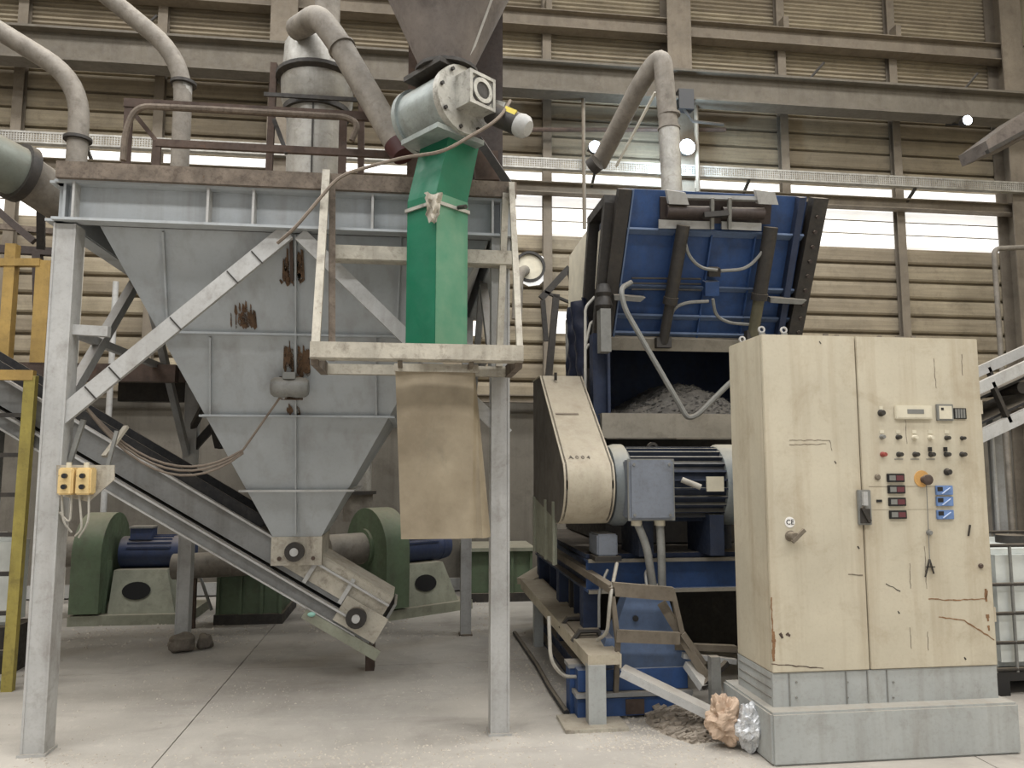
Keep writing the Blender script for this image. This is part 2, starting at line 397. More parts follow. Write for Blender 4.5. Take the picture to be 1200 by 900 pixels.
# ------------------------------------------------------------------ the hall
WY = 10.0                                                        # inner face of the back wall
floor = thing('floor', 'dusty grey concrete floor with joints', 'floor', (0, 3, 0), kind='structure'); del floor['category']
xs = [-9.2, -5.6, -1.35, 3.1, 6.2, 9.0]; ys = [-6, -1.5, 2.0, 6.45, 10.15]
for i in range(len(xs) - 1):
    for j in range(len(ys) - 1):
        MB().box(xs[i] + .004, xs[i + 1] - .004, ys[j] + .004, ys[j + 1] - .004, -.12, 0).build('floor_slab', FLOOR, floor, smooth=False)
MB().box(-9.2, 9.0, -6, 10.15, -.2, -.02).build('joint_bed', CONC, floor, smooth=False)

wall = thing('wall_back', 'dusty khaki metal siding on the rear wall', 'wall', (0, WY, 0), kind='structure'); del wall['category']
MB().box(-9.2, 9.0, WY, WY + .15, 0, 2.42).build('concrete_base', CONC, wall, smooth=False)
MB().box(-9.2, 9.0, WY - .05, WY, .02, .17).build('skirting_ledge', FRAME, wall, smooth=False)
bays = [-9.2, -6.7, -4.96, -3.28, -1.72, .05, 1.76, 3.58, 5.18, 6.9, 8.55, 9.0]
PITCHZ = .2515
def sheet_mesh(x0, x1, z, h, fine):
    if fine:
        pr = []
        for k in range(4):
            a = k / 4 * h; q = h / 4
            pr += [(a, .03), (a + q * .3, .0), (a + q * .72, .0), (a + q, .03)]
    else:
        pr = [(0, .075), (.022, .075), (.03, .02), (.055, .004), (h - .06, .0), (h - .012, .01), (h - .01, .075), (h, .075)]
    m = MB(); n = len(pr)
    pts = [(x, WY + d + b, z + a) for b in (0, .012) for x in (x0, x1) for a, d in pr]
    fs = [(i, i + 1, n + i + 1, n + i) for i in range(n - 1)] + [(2 * n + i, 3 * n + i, 3 * n + i + 1, 2 * n + i + 1) for i in range(n - 1)]
    fs += [(0, n, 3 * n, 2 * n), (n - 1, 2 * n + n - 1, 4 * n - 1, 2 * n - 1)]
    return m.add(pts, fs)
def course(z, fine=False):
    for x0, x1 in zip(bays, bays[1:]):
        sheet_mesh(x0, x1, z, PITCHZ, fine).build('siding_sheet', SIDING, wall, smooth=False)
for k in range(9): course(2.44 + k * PITCHZ)
for k in range(6): course(5.585 + k * PITCHZ)
for k in range(8): course(7.094 + k * PITCHZ, True)
# daylit strips
for n_, (z0, z1, cuts) in enumerate([(5.42, 5.585, 1), (4.705, 5.27, 3)]):
    wdw = thing('window_%d' % (n_ + 1), 'translucent daylight strip', 'window', (0, WY, z0), kind='structure'); del wdw['category']
    for x0, x1 in zip(bays, bays[1:]):
        for c in range(cuts):
            h = (z1 - z0) / cuts; a = z0 + c * h
            m = MB(); pr = [(0, .04), (.02, .012), (h * .5, .0), (h - .02, .012), (h, .04)]; n = 5
            pts = [(x, WY + d + b, a + q) for b in (0, .012) for x in (x0, x1) for q, d in pr]
            fs = [(i, i + 1, n + i + 1, n + i) for i in range(4)] + [(2 * n + i, 3 * n + i, 3 * n + i + 1, 2 * n + i + 1) for i in range(4)]
            m.add(pts, fs).build('pane', WINDOW, wdw, smooth=False)
for z in (4.893, 5.082): MB().box(-9.1, 8.9, WY - .012, WY - .002, z - .007, z + .007).build('glazing_bar', SIDEDK, wdw, smooth=False)
# wall steelwork
for x in bays[1:-1]:
    if x in (-1.72, 3.58, 8.55): continue
    MB().ibeam((x, WY - .06, 2.42), (x, WY - .06, 9.1), .12, .1, .012, up=(0, 1, 0)).build('wall_post', SIDEDK, wall, smooth=False)
for x, z0 in ((-1.72, 0), (3.58, 0), (8.66, 0)):
    MB().ibeam((x, WY - .17, z0), (x, WY - .17, 9.1), .34, .32, .022, up=(0, 1, 0)).build('column', SIDEDK, wall, smooth=False)
for z, h, d in ((5.28, .15, .16), (7.64, .25, .2), (2.45, .1, .12)):
    MB().ibeam((-9.1, WY - .1 - d / 2, z), (8.9, WY - .1 - d / 2, z), d, h, .014).build('girt', SIDEDK, wall, smooth=False)
for x in (-4.96, -3.28, .05, 1.76, 5.18, 6.9):
    MB().box(x - .03, x + .05, WY - .26, WY - .1, 7.765, 7.95).build('bracket', SIDEDK, wall, smooth=False)
girder = MB().ibeam((-9.1, WY - .55, 6.62), (9.0, WY - .55, 6.62), .26, .42, .03)
g = thing('crane_girder', 'long dusty steel crane girder running high along the rear wall', 'girder', (0, WY - .55, 6.41))
girder.build('beam', GIRD, g, smooth=False)
MB().bar((-9.1, WY - .45, 6.86), (9.0, WY - .45, 6.86), .05, .06).build('rail', SIDEDK, g, smooth=False)
for x in (5.3, 7.6, -3.4):
    MB().cyl((x, WY - .62, 6.83), (x + .22, WY - .62, 7.08), .018, n=8).build('hook_rod', DARK, g)
# cable tray with perforations: uprights along two rails
tr = thing('cable_tray', 'perforated galvanised cable tray along the rear wall above the windows', 'cable tray', (0, WY - .3, 5.42))
for z in (5.475, 5.6):
    MB().box(-9.1, 8.9, WY - .42, WY - .4, z - .012, z + .012).build('side_rail', GALV, tr, smooth=False)
MB().box(-9.1, 8.9, WY - .4, WY - .33, 5.463, 5.469).build('tray_floor', GALV, tr, smooth=False)
m = MB()
for i in range(560):
    x = -9.0 + i * .0319
    m.box(x, x + .013, WY - .416, WY - .404, 5.487, 5.588)
for z in (5.51, 5.538, 5.566): m.box(-9.0, 8.85, WY - .414, WY - .406, z - .005, z + .005)
m.build('perforated_side', GALV, tr, kind='stuff', smooth=False)
for x in (-4.0, .9, 2.35, 4.5, 6.95):
    MB().bar((x, WY - .12, 5.3), (x, WY - .38, 5.46), .03, .04).build('support_arm', DARK, tr, smooth=False)

wr = thing('wall_right', 'beige panelled side wall', 'wall', (9, 2, 0), kind='structure'); del wr['category']
for z0, z1 in ((0, 4.2), (4.22, 5.9), (5.92, 9.4)):
    for y0, y1 in ((-6, -2), (-1.98, 2), (2.02, 6), (6.02, 9.98)):
        MB().box(9.0, 9.1, y0, y1, z0, z1).build('wall_panel', BEIGE, wr, smooth=False)
MB().box(8.86, 9.0, -6, 9.6, 5.35, 5.5).build('girt', SIDEDK, wr, smooth=False)
MB().box(8.86, 9.0, -6, 9.6, 4.1, 4.22).build('girt', SIDEDK, wr, smooth=False)
MB().box(-9.3, -9.2, -6, 10.1, 0, 9.4).build('wall_left', SIDING, None, kind='structure', label='khaki side wall of the hall', smooth=False)
MB().box(-9.3, 9.1, -6, 10.2, 9.4, 9.5).build('ceiling', CEIL, None, kind='structure', label='dull metal roof of the hall', smooth=False)

# other vertical drop pipes and hangers on the wall
def pole(name, p, q, r, mat, label, cat):
    return MB().cyl(p, q, r, n=10).build(name, mat, None, label, cat)
pole('hanger_rod', at(685, 268, y=9.5), V((at(685, 268, y=9.5).x, 9.5, 6.42)), .025, SIDEDK, 'thin brown hanger rod on the rear wall left of the inverted-V duct', 'rod')
pole('hanger_rod', at(818, 225, y=9.5), V((at(818, 225, y=9.5).x, 9.5, 6.42)), .03, SIDEDK, 'thin brown hanger rod on the rear wall beside the lit floodlight', 'rod')
# sprinkler style pipe along the wall
MB().tube([at(600, 152, y=9.7), at(850, 152, y=9.7)], .03, 8).build('wall_pipe', RUST, None, 'thin brown horizontal pipe behind the inverted-V duct', 'pipe')

# lamps
def floodlight(p, r, label, power, spread=.08):
    t = thing('floodlight', label, 'lamp', p - V((0, -.06, r)))
    MB().lathe([(r * .5, 0), (r * .9, .05), (r, .1), (r * 1.02, .13)], p + V((0, .02, 0)), (0, -1, 0), 20).build('housing', DARK, t)
    k = plain('lit_lamp_lens', (225, 240, 255), .3, emit=power)
    MB().lathe([(r * .95, .0), (r * .9, .015), (r * .5, .03), (.002, .035)], p + V((0, -.11, 0)), (0, -1, 0), 20).build('lens', k, t)
    MB().bar(p + V((0, .02, 0)), p + V((0, .3, .12)), .03, .03).build('bracket', DARK, t)
    return t
floodlight(at(802, 176, y=9.5), .11, 'bright blue-white floodlight on the rear wall behind the inverted-V duct', 14)
floodlight(at(695, 176, y=9.5), .085, 'small glowing disc added for the floodlight reflection behind the foot of the slanting duct', 5)  # lamp shape added to stand for a reflection of the floodlight
floodlight(at(1127, 145, y=9.4), .07, 'small white lamp under the crane girder by the corner column', 8)
for px, py in ((802, 176),):
    d = bpy.data.lights.new('floodlight_beam', 'POINT'); d.energy = 70; d.shadow_soft_size = .1; d.color = (.62, .82, 1)
    o = bpy.data.objects.new('floodlight_beam', d); COL.objects.link(o); o.location = at(px, py, y=9.2)

# dark box with fan beside floodlight
t = thing('wall_box', 'dark box fixed high on the wall above the floodlight', 'box', at(805, 125, y=9.3))
MB().box(*[c for a in zip(at(796, 125, y=9.3), at(813, 104, y=9.3)) for c in a][:2], 9.3, 9.44, at(805, 127, y=9.3).z, at(805, 104, y=9.3).z).build('casing', BLACKP, t, smooth=False)
MB().tube([at(800, 126, y=9.35), at(812, 142, y=9.35), at(848, 146, y=9.35)], .02, 6).build('arm', DARK, t)

# round wall opening with pipe end
c = at(620, 314, y=WY - .02); t = thing('round_vent', 'round pale vent pipe poking through the siding beside the hanging frame', 'vent', c - V((0, 0, .24)))
MB().cyl(c + V((.03, .0, -.02)), c + V((.03, -.03, -.02)), .235, n=10).build('daylit_gap', WINDOW, t)
MB().ring(c + V((0, -.02, 0)), c + V((0, -.09, 0)), .175, .21, 24).build('dark_rim', DARK, t)
MB().cyl(c + V((0, -.02, 0)), c + V((0, -.05, 0)), .178, n=24).build('pipe_end', OFFW, t)
MB().tube(fillet([c + V((-.06, -.06, -.05)), c + V((-.18, -.25, -.15)), c + V((-.2, -.25, -.75))], .12), .07, 10).build('drop_pipe', DUCT, t)

# daylight holes low in the siding
for px, py, w, h, lab in ((657, 378, .2, .3, 'small bright opening in the siding beside the blue feed hopper'), (559, 385, .13, .2, 'small bright opening in the siding behind the green chute')):
    c = at(px, py, y=WY - .015)
    t = thing('daylight_opening', lab, 'opening', c - V((0, 0, h / 2)))
    MB().box(c.x - w / 2, c.x + w / 2, c.y - .005, c.y, c.z - h / 2, c.z + h / 2).build('pane', WINDOW, t, smooth=False)
    for s_ in (-1, 1):
        MB().box(c.x + s_ * w / 2 - .012, c.x + s_ * w / 2 + .012, c.y - .03, c.y, c.z - h / 2 - .02, c.z + h / 2 + .02).build('frame', SIDEDK, t, smooth=False)

# ------------------------------------------------------------------ hopper support frame
FY, RY = 4.72, 7.42
fr = thing('support_frame', 'tall light grey steel frame on four posts carrying the grey hopper', 'frame', (-.75, FY, 0))
XL, XR = -2.12, .48; PW = .115
def post(x, y, w, d, z1, nm='post'):
    p = MB(); p.box(x, x + .012, y, y + d, .015, z1); p.box(x + w - .012, x + w, y, y + d, .015, z1); p.box(x + .012, x + w - .012, y + .005, y + .017, .015, z1); p.box(x + .012, x + w - .012, y + d - .017, y + d - .005, .015, z1)
    o = p.build(nm, FRAME, fr, smooth=False)
    MB().box(x - .012, x + w + .012, y - .012, y + d + .012, 0, .015).build('base_plate', RUSTD if y > 6 else FRAME, o, smooth=False)
    return o
post(XL, FY, PW + .01, .13, 3.02); post(XR, FY, PW, .13, 3.06); post(XL + .02, RY, PW, .12, 3.04); post(XR - .01, RY, .1, .1, 3.04)
TZ0, TZ1 = 3.04, 3.28
def topbeam(p, q, nrm):
    p, q, n = V(p), V(q), V(nrm); b = MB(); h = TZ1 - TZ0; zc = V((0, 0, h / 2))
    b.bar(p + zc, q + zc, .014, h); b.bar(p + n * .05, q + n * .05, .1, .016)
    b.bar(p + n * .04 + V((0, 0, h - .008)), q + n * .04 + V((0, 0, h - .008)), .09, .016)
    o = b.build('top_beam', HOPG, fr, smooth=False)
    return o
tb = topbeam((XL + .0, FY + .06, TZ0), (XR + .13, FY + .06, TZ0), (0, -1, 0))
for px in (88, 245, 298, 437, 577):
    x = at(px, 235, y=FY).x
    MB().box(x - .007, x + .007, FY - .03, FY + .055, TZ0 + .01, TZ1 - .01).build('stiffener', FRAME, tb, smooth=False)
topbeam((XL + .05, FY, TZ0), (XL + .05, RY + .1, TZ0), (-1, 0, 0)); topbeam((XR + .06, FY, TZ0), (XR + .06, RY + .1, TZ0), (1, 0, 0)); topbeam((XL, RY + .08, TZ0), (XR + .1, RY + .08, TZ0), (0, 1, 0))
# rusty deck edge
e = MB(); e.box(XL + .02, XR + .15, FY - .06, FY + .1, TZ1, TZ1 + .1); e.build('deck_edge', RUSTD, fr, smooth=False)
for x0, x1, y0, y1 in ((XL - .03, XL + .09, FY + .1, RY + .2), (XR + .03, XR + .15, FY + .1, RY + .2), (XL + .1, XR + .02, RY + .08, RY + .2)):
    MB().box(x0, x1, y0, y1, TZ1, TZ1 + .1).build('deck_edge', RUSTD, fr, smooth=False)
MB().box(XL + .1, XR + .02, FY + .11, RY + .07, TZ1 + .05, TZ1 + .065).build('deck_plate', RUSTD, fr, smooth=False)
# front braces (flat channels lying outside the hopper)
def brace(p, q, w=.1, d=.04, mat=FRAME, up=(0, -1, 0)):
    return MB().bar(p, q, w, d, up).build('brace', mat, fr, smooth=False)
br = brace(at(66, 493, y=FY + .03), at(337, 272, y=FY + .03), .1, .035)
for k in (.14, .24, .5, .75, .86):
    a, b = at(66, 493, y=FY + .008), at(337, 272, y=FY + .008); c = a.lerp(b, k); d = (b - a).normalized(); nn = V((-d.z, 0, d.x))
    MB().bar(c - nn * .05, c + nn * .05, .008, .006, (0, -1, 0)).build('seam', DARK, br, smooth=False)
brace(at(352, 275, y=FY + .03), at(594, 510, y=FY + .03), .085, .035)
for sx in (XL + .06, XR + .06):                                   # side bracing, front post foot to rear post head
    brace((sx, FY + .14, 1.95), (sx, 6.0, 3.03), .07, .058, GREY, (1, 0, 0))
    brace((sx, RY, 1.7), (sx, 6.1, 3.03), .07, .05, GREY, (1, 0, 0))
    brace((sx, FY + .12, 2.4), (sx, RY, 2.4), .05, .042, GREY, (1, 0, 0))
brace((XL + .1, RY + .05, 1.75), (-1.0, RY + .05, 3.0), .07, .05, DARK, (0, -1, 0))
brace((XR, RY + .05, 1.75), (-.6, RY + .05, 3.0), .07, .05, DARK, (0, -1, 0))
MB().bar(at(75, 386, y=FY + .06), at(128, 389, y=FY + .06), .05, .06).build('stub_bar', FRAME, fr, smooth=False)
MB().bar((XL + .1, RY + .02, 1.95), (-1.62, 6.7, 2.35), .05, .05).build('strut', DARK, fr, smooth=False)
MB().bar((-1.7, 5.9, 2.9), (-1.58, 6.6, 1.75), .05, .07).build('strut', DARK, fr, smooth=False)
MB().bar((-1.58, 6.6, 1.75), (-1.25, 6.3, 2.0), .045, .05).build('strut', DARK, fr, smooth=False)

# ------------------------------------------------------------------ grey hopper
HT = [V((-1.9, FY + .1, 3.04)), V((.47, FY + .1, 3.04)), V((.47, RY, 3.04)), V((-1.9, RY, 3.04))]
yb0, yb1 = 5.85, 6.35
bl, brr = at(320, 630, y=yb0), at(376, 630, y=yb0); zb = bl.z
HB = [V((bl.x, yb0, zb)), V((brr.x, yb0, zb)), V((brr.x, yb1, zb)), V((bl.x, yb1, zb))]
hop = thing('grey_hopper', 'large grey funnel-shaped steel hopper with welded ribs inside the frame', 'hopper', (HB[0] + HB[2]) / 2)
def hp(i, t): return HT[i].lerp(HB[i], t)
for i, nm in ((0, 'front_wall'), (1, 'side_wall'), (2, 'rear_wall'), (3, 'side_wall')):
    j = (i + 1) % 4; n = (HT[j] - HT[i]).cross(HB[i] - HT[i]).normalized() * .008
    MB().prism([HT[i], HT[j], HB[j], HB[i]], n).build(nm, HOPG, hop, smooth=False)
def tz(z): return (3.04 - z) / (3.04 - zb)
def hz_for(px, py):                                               # height where that pixel meets the front wall
    nrm = (HT[1] - HT[0]).cross(HB[0] - HT[0]).normalized(); d = at(px, py, y=1.0) - CAM
    return (CAM + d * ((HT[0] - CAM).dot(nrm) / d.dot(nrm)))
for py, w, mat in ((393, .035, HOPG), (488, .04, HOPG), (575, .05, FRAME)):
    t_ = tz(hz_for(347, py).z)
    for i in range(4):
        a, b = hp(i, t_), hp((i + 1) % 4, t_); c4 = (hp(0, t_) + hp(2, t_)) / 2
        o1 = (a + b) / 2 - c4; o1.z = 0; o1.normalize(); ex = (b - a).normalized() * (.04 if py == 575 else .01)
        MB().bar(a - ex + o1 * w / 2, b + ex + o1 * w / 2, w, .014).build('rib', mat, hop, smooth=False)
# upright ribs on the front wall
def rib_front(pxa, pya, pxb, pyb, w=.03):
    a, b = hz_for(pxa, pya), hz_for(pxb, pyb); o1 = V((0, -w / 2, 0))
    MB().bar(a + o1, b + o1, .012, w, (0, -1, 0)).build('upright_rib', HOPG, hop, smooth=False)
rib_front(347, 275, 347, 625, .03); rib_front(192, 272, 197, 375, .025); rib_front(247, 395, 247, 486, .025); rib_front(440, 395, 441, 487, .025); rib_front(470, 272, 465, 390, .025)
ou = MB(); ou.box(HB[0].x - .01, HB[1].x + .01, yb0 - .01, yb1 + .01, zb - .2, zb + .005); ou.build('outlet', DIRTYW, hop, smooth=False)
for s_ in (-1, 1):
    MB().cyl((HB[0].x + .17 + s_ * .12, yb0 - .02, zb - .15), (HB[0].x + .17 + s_ * .12, yb0 - .008, zb - .15), .015, n=8).build('bolt', RUST, hop)
MB().cyl((HB[0].x + .16, yb0 - .06, zb - .1), (HB[0].x + .16, yb0 - .01, zb - .1), .07, n=18).build('bearing', DARK, hop)
MB().cyl((HB[0].x + .16, yb0 - .075, zb - .1), (HB[0].x + .16, yb0 - .06, zb - .1), .03, n=14).build('shaft_end', FRAME, hop)
# rusty wear patches welded on the wall
def patch(strips, seed, mat=RUSTP):
    """rust runs: thin irregular scabs on the wall"""
    r = random.Random(seed); m = MB()
    for (x0, y0, x1, y1, n) in strips:
        for k in range(n):
            xa = r.uniform(x0, x1); w = r.uniform(1.2, 4); ya = y0 + r.uniform(0, .35) * (y1 - y0); yb = y1 - r.uniform(0, .3) * (y1 - y0)
            o = V((0, -.004 - .0008 * k, -.002))
            q = [hz_for(x, y) + o for x, y in ((xa - w * .3, ya), (xa + w * .5, ya + 2), (xa + w, yb - 3), (xa + w * .2, yb), (xa - w * .6, yb - 5))]
            m.prism(q, (0, -.0006, 0))
    return m.build('rust_patch', mat, hop, smooth=False)
patch([(332, 290, 354, 336, 16), (328, 322, 358, 336, 8)], 1)
patch([(270, 362, 299, 387, 18), (274, 350, 296, 372, 6)], 2)
patch([(330, 398, 345, 444, 10), (349, 398, 362, 444, 10)], 3)
patch([(336, 470, 352, 490, 6)], 4)
MB().bar(hz_for(342, 282) + V((0, -.03, 0)), hz_for(343, 330) + V((0, -.03, 0)), .02, .02).build('hook_bar', RUST, hop, smooth=False)
# vibrator
c = hz_for(343, 456) + V((0, -.12, 0)); vb = thing('vibrator_motor', 'small dusty vibrator motor bolted to the grey hopper wall', 'motor', c - V((0, 0, .08)))
MB().lathe([(.05, -.12), (.065, -.1), (.07, -.04), (.062, .0), (.07, .04), (.065, .1), (.05, .12)], c, (1, 0, 0), 16).build('housing', HOSE, vb)
MB().box(c.x - .07, c.x + .07, c.y + .0, c.y + .11, c.z - .075, c.z + .075).build('mount_plate', RUSTP, vb, smooth=False)
MB().box(c.x - .04, c.x + .04, c.y - .06, c.y + .02, c.z + .05, c.z + .095).build('terminal_box', GREYP, vb, smooth=False)

# ------------------------------------------------------------------ cables on the left
def cable(pts, r, mat, label, cat='cable', name='cable', n=6):
    return MB().tube(pts, r, n).build(name, mat, None, label, cat)
a = at(95, 470, y=FY + .2)
for i, (dz, dr) in enumerate(((0, .012), (.03, .02), (.055, .035))):
    b = vb_end = c + V((-.05, 0, -.05))
    cable(sag(a + V((.02 * i, 0, -dz)), at(285, 527, y=5.3) + V((0, 0, -dz * .4)), .22 + dr) + ([b] if i == 0 else []), .008, CABLE,
          ['long brown cable sagging from the post to the vibrator motor', 'upper brown cable of the sagging pair under the hopper', 'lowest brown cable of the sagging pair under the hopper'][i])
cable(fillet([at(325, 285, y=4.55), at(345, 268, y=4.5), at(398, 205, y=4.5), at(470, 185, y=4.45), at(520, 178, y=4.2), at(585, 140, y=4.2), at(598, 118, y=4.3)], .1), .010, CABLE,
      'pale cable looping from the hopper past the green chute to the valve motor')
# switch boxes
bx = thing('switch_bracket', 'dirty triangular steel bracket behind the yellow switch boxes', 'bracket', at(110, 600, y=4.75))
MB().prism([at(p, q, y=4.708) for p, q in ((66, 545), (134, 545), (134, 562), (104, 588), (66, 580))], (0, .01, 0)).build('plate', DIRTYW, bx, smooth=False)
MB().bar(at(98, 492, y=4.8), at(80, 548, y=4.8), .025, .025).build('conduit', HOSE, bx, smooth=False)
MB().bar(at(137, 505, y=4.8), at(126, 548, y=4.8), .02, .02).build('conduit', HOSE, bx, smooth=False)
MB().bar(at(122, 535, y=4.82), at(148, 500, y=5.0), .03, .02).build('arm', DIRTYW, bx, smooth=False)
for x0, lab in ((66, 'pale yellow push-button switch box beside the grey post'), (87, 'pale yellow push-button switch box on the bracket, away from the post')):
    p, q = at(x0, 580, y=4.62), at(x0 + 20, 548, y=4.62)
    s_ = thing('switch_box', lab, 'switch', p)
    MB().box(p.x, q.x, 4.62, 4.705, p.z, q.z).build('casing', YBOX, s_, bevel=.008)
    xc = (p.x + q.x) / 2
    for f, mt in ((.7, REDW), (.3, BLACKP)):
        zc = p.z + (q.z - p.z) * f
        MB().cyl((xc, 4.62, zc), (xc, 4.60, zc), .014, n=12).build('button', BLACKP, s_)
    MB().box(xc - .035, xc - .012, 4.678, 4.621, p.z + (q.z - p.z) * .7 - .004, p.z + (q.z - p.z) * .7 + .004).build('mark', BLACKP, s_, smooth=False)
    MB().cyl((xc, 4.66, q.z), (xc, 4.66, q.z + .03), .015, n=10).build('cable_gland', OFFW, s_)
labs = ['short pale wire looping below the yellow switch box by the post', 'pale wire hanging below the middle of the yellow switch boxes', 'pale wire coiling under the outer yellow switch box', 'long pale wire hanging in a loop below the bracket']
for i, (a_, b_, c_) in enumerate((((72, 580), (74, 612), (84, 624)), ((84, 580), (82, 615), (70, 600)), ((93, 580), (96, 620), (88, 628)), ((104, 580), (104, 612), (92, 630)))):
    cable(fillet([at(*a_, y=4.66), at(*b_, y=4.64), at(*c_, y=4.66)], .12), .006, HOSEW, labs[i], 'wire', 'wire', 5)
# ------------------------------------------------------------------ hanging frame in front of the hopper
hf = thing('chute_cradle', 'dirty cream angle-iron cradle hanging around the green chute', 'cradle', (0.02, 4.2, 2.1))
hx0, hx1, hy0, hy1, hz = -.55, .60, 4.2, 4.68, 2.17
def hbar(p, q, w=.05, h=.05, mat=DIRTYW, nm='hanger', up=(0, 0, 1)):
    return MB().bar(p, q, w, h, up).build(nm, mat, hf, smooth=False)
hbar((-.545, 4.64, 3.38), (-.53, 4.22, 2.2), .045, .045); hbar((.595, 4.64, 3.36), (.59, 4.22, 2.2), .035, .035)
hbar((-.51, 4.66, 3.3), (-.47, 4.5, 2.2), .035, .035, RUSTD); hbar((.56, 4.66, 3.3), (.52, 4.66, 2.2), .04, .04)
MB().angle((hx0, hy0, hz), (hx1, hy0, hz), .085, .012, flip=1).build('front_bar', DIRTYW, hf, smooth=False)
MB().bar((hx0 + .02, hy1, hz), (hx1 - .02, hy1, hz), .06, .06).build('rear_bar', DIRTYW, hf, smooth=False)
for x in (hx0 + .02, hx1 - .02):
    MB().bar((x, hy0, hz), (x, hy1, hz), .04, .07).build('side_bar', RUSTD, hf, smooth=False)
MB().angle((-.5, 4.68, 2.84), (.6, 4.68, 2.84), .085, .012).build('cross_bar', DIRTYW, hf, smooth=False)
MB().prism([(.0, 4.24, hz + .05), (.3, 4.24, hz + .09), (.3, 4.6, hz + .09), (.0, 4.6, hz + .05)], (0, 0, .008)).build('tray_plate', RUSTD, hf, smooth=False)
MB().prism([(.3, 4.22, hz + .055), (.58, 4.22, hz + .07), (.58, 4.6, hz + .07), (.3, 4.6, hz + .055)], (0, 0, .008)).build('tray_plate', DIRTYW, hf, smooth=False)

# ------------------------------------------------------------------ green chute (square, turned on edge)
ct = at(511, 300, y=4.3); cx, cy = ct.x + .01, 4.3 + .175
RR = .178
def diamond(c, r, z, ang=0.0, tilt=0.):
    return [V((c[0] + r * math.cos(a), c[1] + r * math.sin(a), z)) for a in [ang + math.radians(k) for k in (180, 270, 0, 90)]]
gc = thing('green_chute', 'bright green square steel chute below the rotary valve', 'chute', (cx, cy, 2.26))
zb_, zm_, zt_ = 2.27, 3.16, 3.56
lower = MB(); A = diamond((cx, cy), RR, zb_, math.radians(-4)); B = diamond((cx, cy), RR, zm_, math.radians(-4)); lower.hexa(A + B); lower.build('lower_duct', GREEN, gc, smooth=False)
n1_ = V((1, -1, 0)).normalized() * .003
MB().prism([A[1] + n1_, A[2] + n1_, B[2] + n1_, B[1] + n1_], n1_ * .5).build('pale_sheet', green_pale(), gc, smooth=False)  # thin paler sheet over the front-right face only
tp = (cx + .08, cy + .03)
up_ = MB(); C4 = diamond(tp, RR * .98, zt_, math.radians(-4)); up_.hexa(B + C4); up_.build('upper_duct', GREEN, gc, smooth=False)
m = MB()
for q0, q1 in zip(diamond((cx, cy), RR + .012, zm_ - .06, math.radians(-4)), diamond((cx, cy), RR + .012, zm_ - .06, math.radians(-4))[1:] + [diamond((cx, cy), RR + .012, zm_ - .06, math.radians(-4))[0]]):
    m.bar(q0, q1, .012, .02)
m.build('clamp_band', ALUM, gc, smooth=False)
MB().cyl((cx + .12, cy - .1, zm_ - .06), (cx + .16, cy - .15, zm_ - .07), .014, n=8).build('clamp_bolt', DARK, gc)
# crumpled rag tied on the band
rg = MB()
def ragf(u, v):
    n = noise.noise((u * 4, v * 5, 3.1)) * .022
    w = .075 * (1 - .55 * v)
    return (cx - .03 + (u - .5) * 2 * w * .7 + n, cy - RR - .02 - .03 * math.sin(u * 9 + v * 5) * .6 - n - .012, zm_ - .02 - v * .17)
rg.grid(ragf, 10, 10, thick=.008)
rg.build('plastic_rag', DIRTYW, None, 'crumpled pale plastic rag tied to the green chute', 'rag')

# plastic sleeve below
sl = MB(); st, sb = hz - .012, 1.19
x0t, x1t = at(463, 432, y=4.36).x, at(556, 432, y=4.36).x; x0b, x1b = at(470, 630, y=4.36).x, at(575, 630, y=4.36).x
def sleevef(u, v):
    z = st + (sb - st) * v
    a = x0t + (x0b - x0t) * v; b = x1t + (x1b - x1t) * v
    fold = .0
    if u < .72:
        k = u / .72; x = a + (b - a - .1 * (v)) * k; y = 4.36 - .015 * math.sin(k * 3.1) + .012 * noise.noise((k * 3, v * 4, 1))
    else:
        k = (u - .72) / .28; x = b - .1 * v + (.1 * v + .01) * k; y = 4.36 + .02 * math.sin(k * 6) * v + .1 * k - .06 * v * (1 - abs(2 * k - 1))
    return (x, y, z)
sl.grid(sleevef, 28, 24, thick=.004)
def sleeveb(u, v):
    z = st + (sb - st) * v; a = x0t + (x0b - x0t) * v; b = x1t + (x1b - x1t) * v + .01
    return (a + (b - a) * u, 4.46 + .1 * math.sin(u * math.pi) + .01 * noise.noise((u * 3, v * 4, 7)), z)
sl.grid(sleeveb, 16, 16, thick=.004)
sv = sl.build('plastic_sleeve', SLEEVE, None, 'dusty translucent plastic sleeve hanging below the cream cradle', 'sleeve')
MB().box(x0t - .005, x1t + .02, 4.335, 4.352, st - .035, st + .01).build('hem_strip', DIRTYW, sv, smooth=False)
for x in (x0t + .03, x1t - .03): MB().box(x - .012, x + .012, hy0 - .02, hy1, hz - .03, hz - .008).build('hanging_strap', BROWNS, sv, smooth=False)

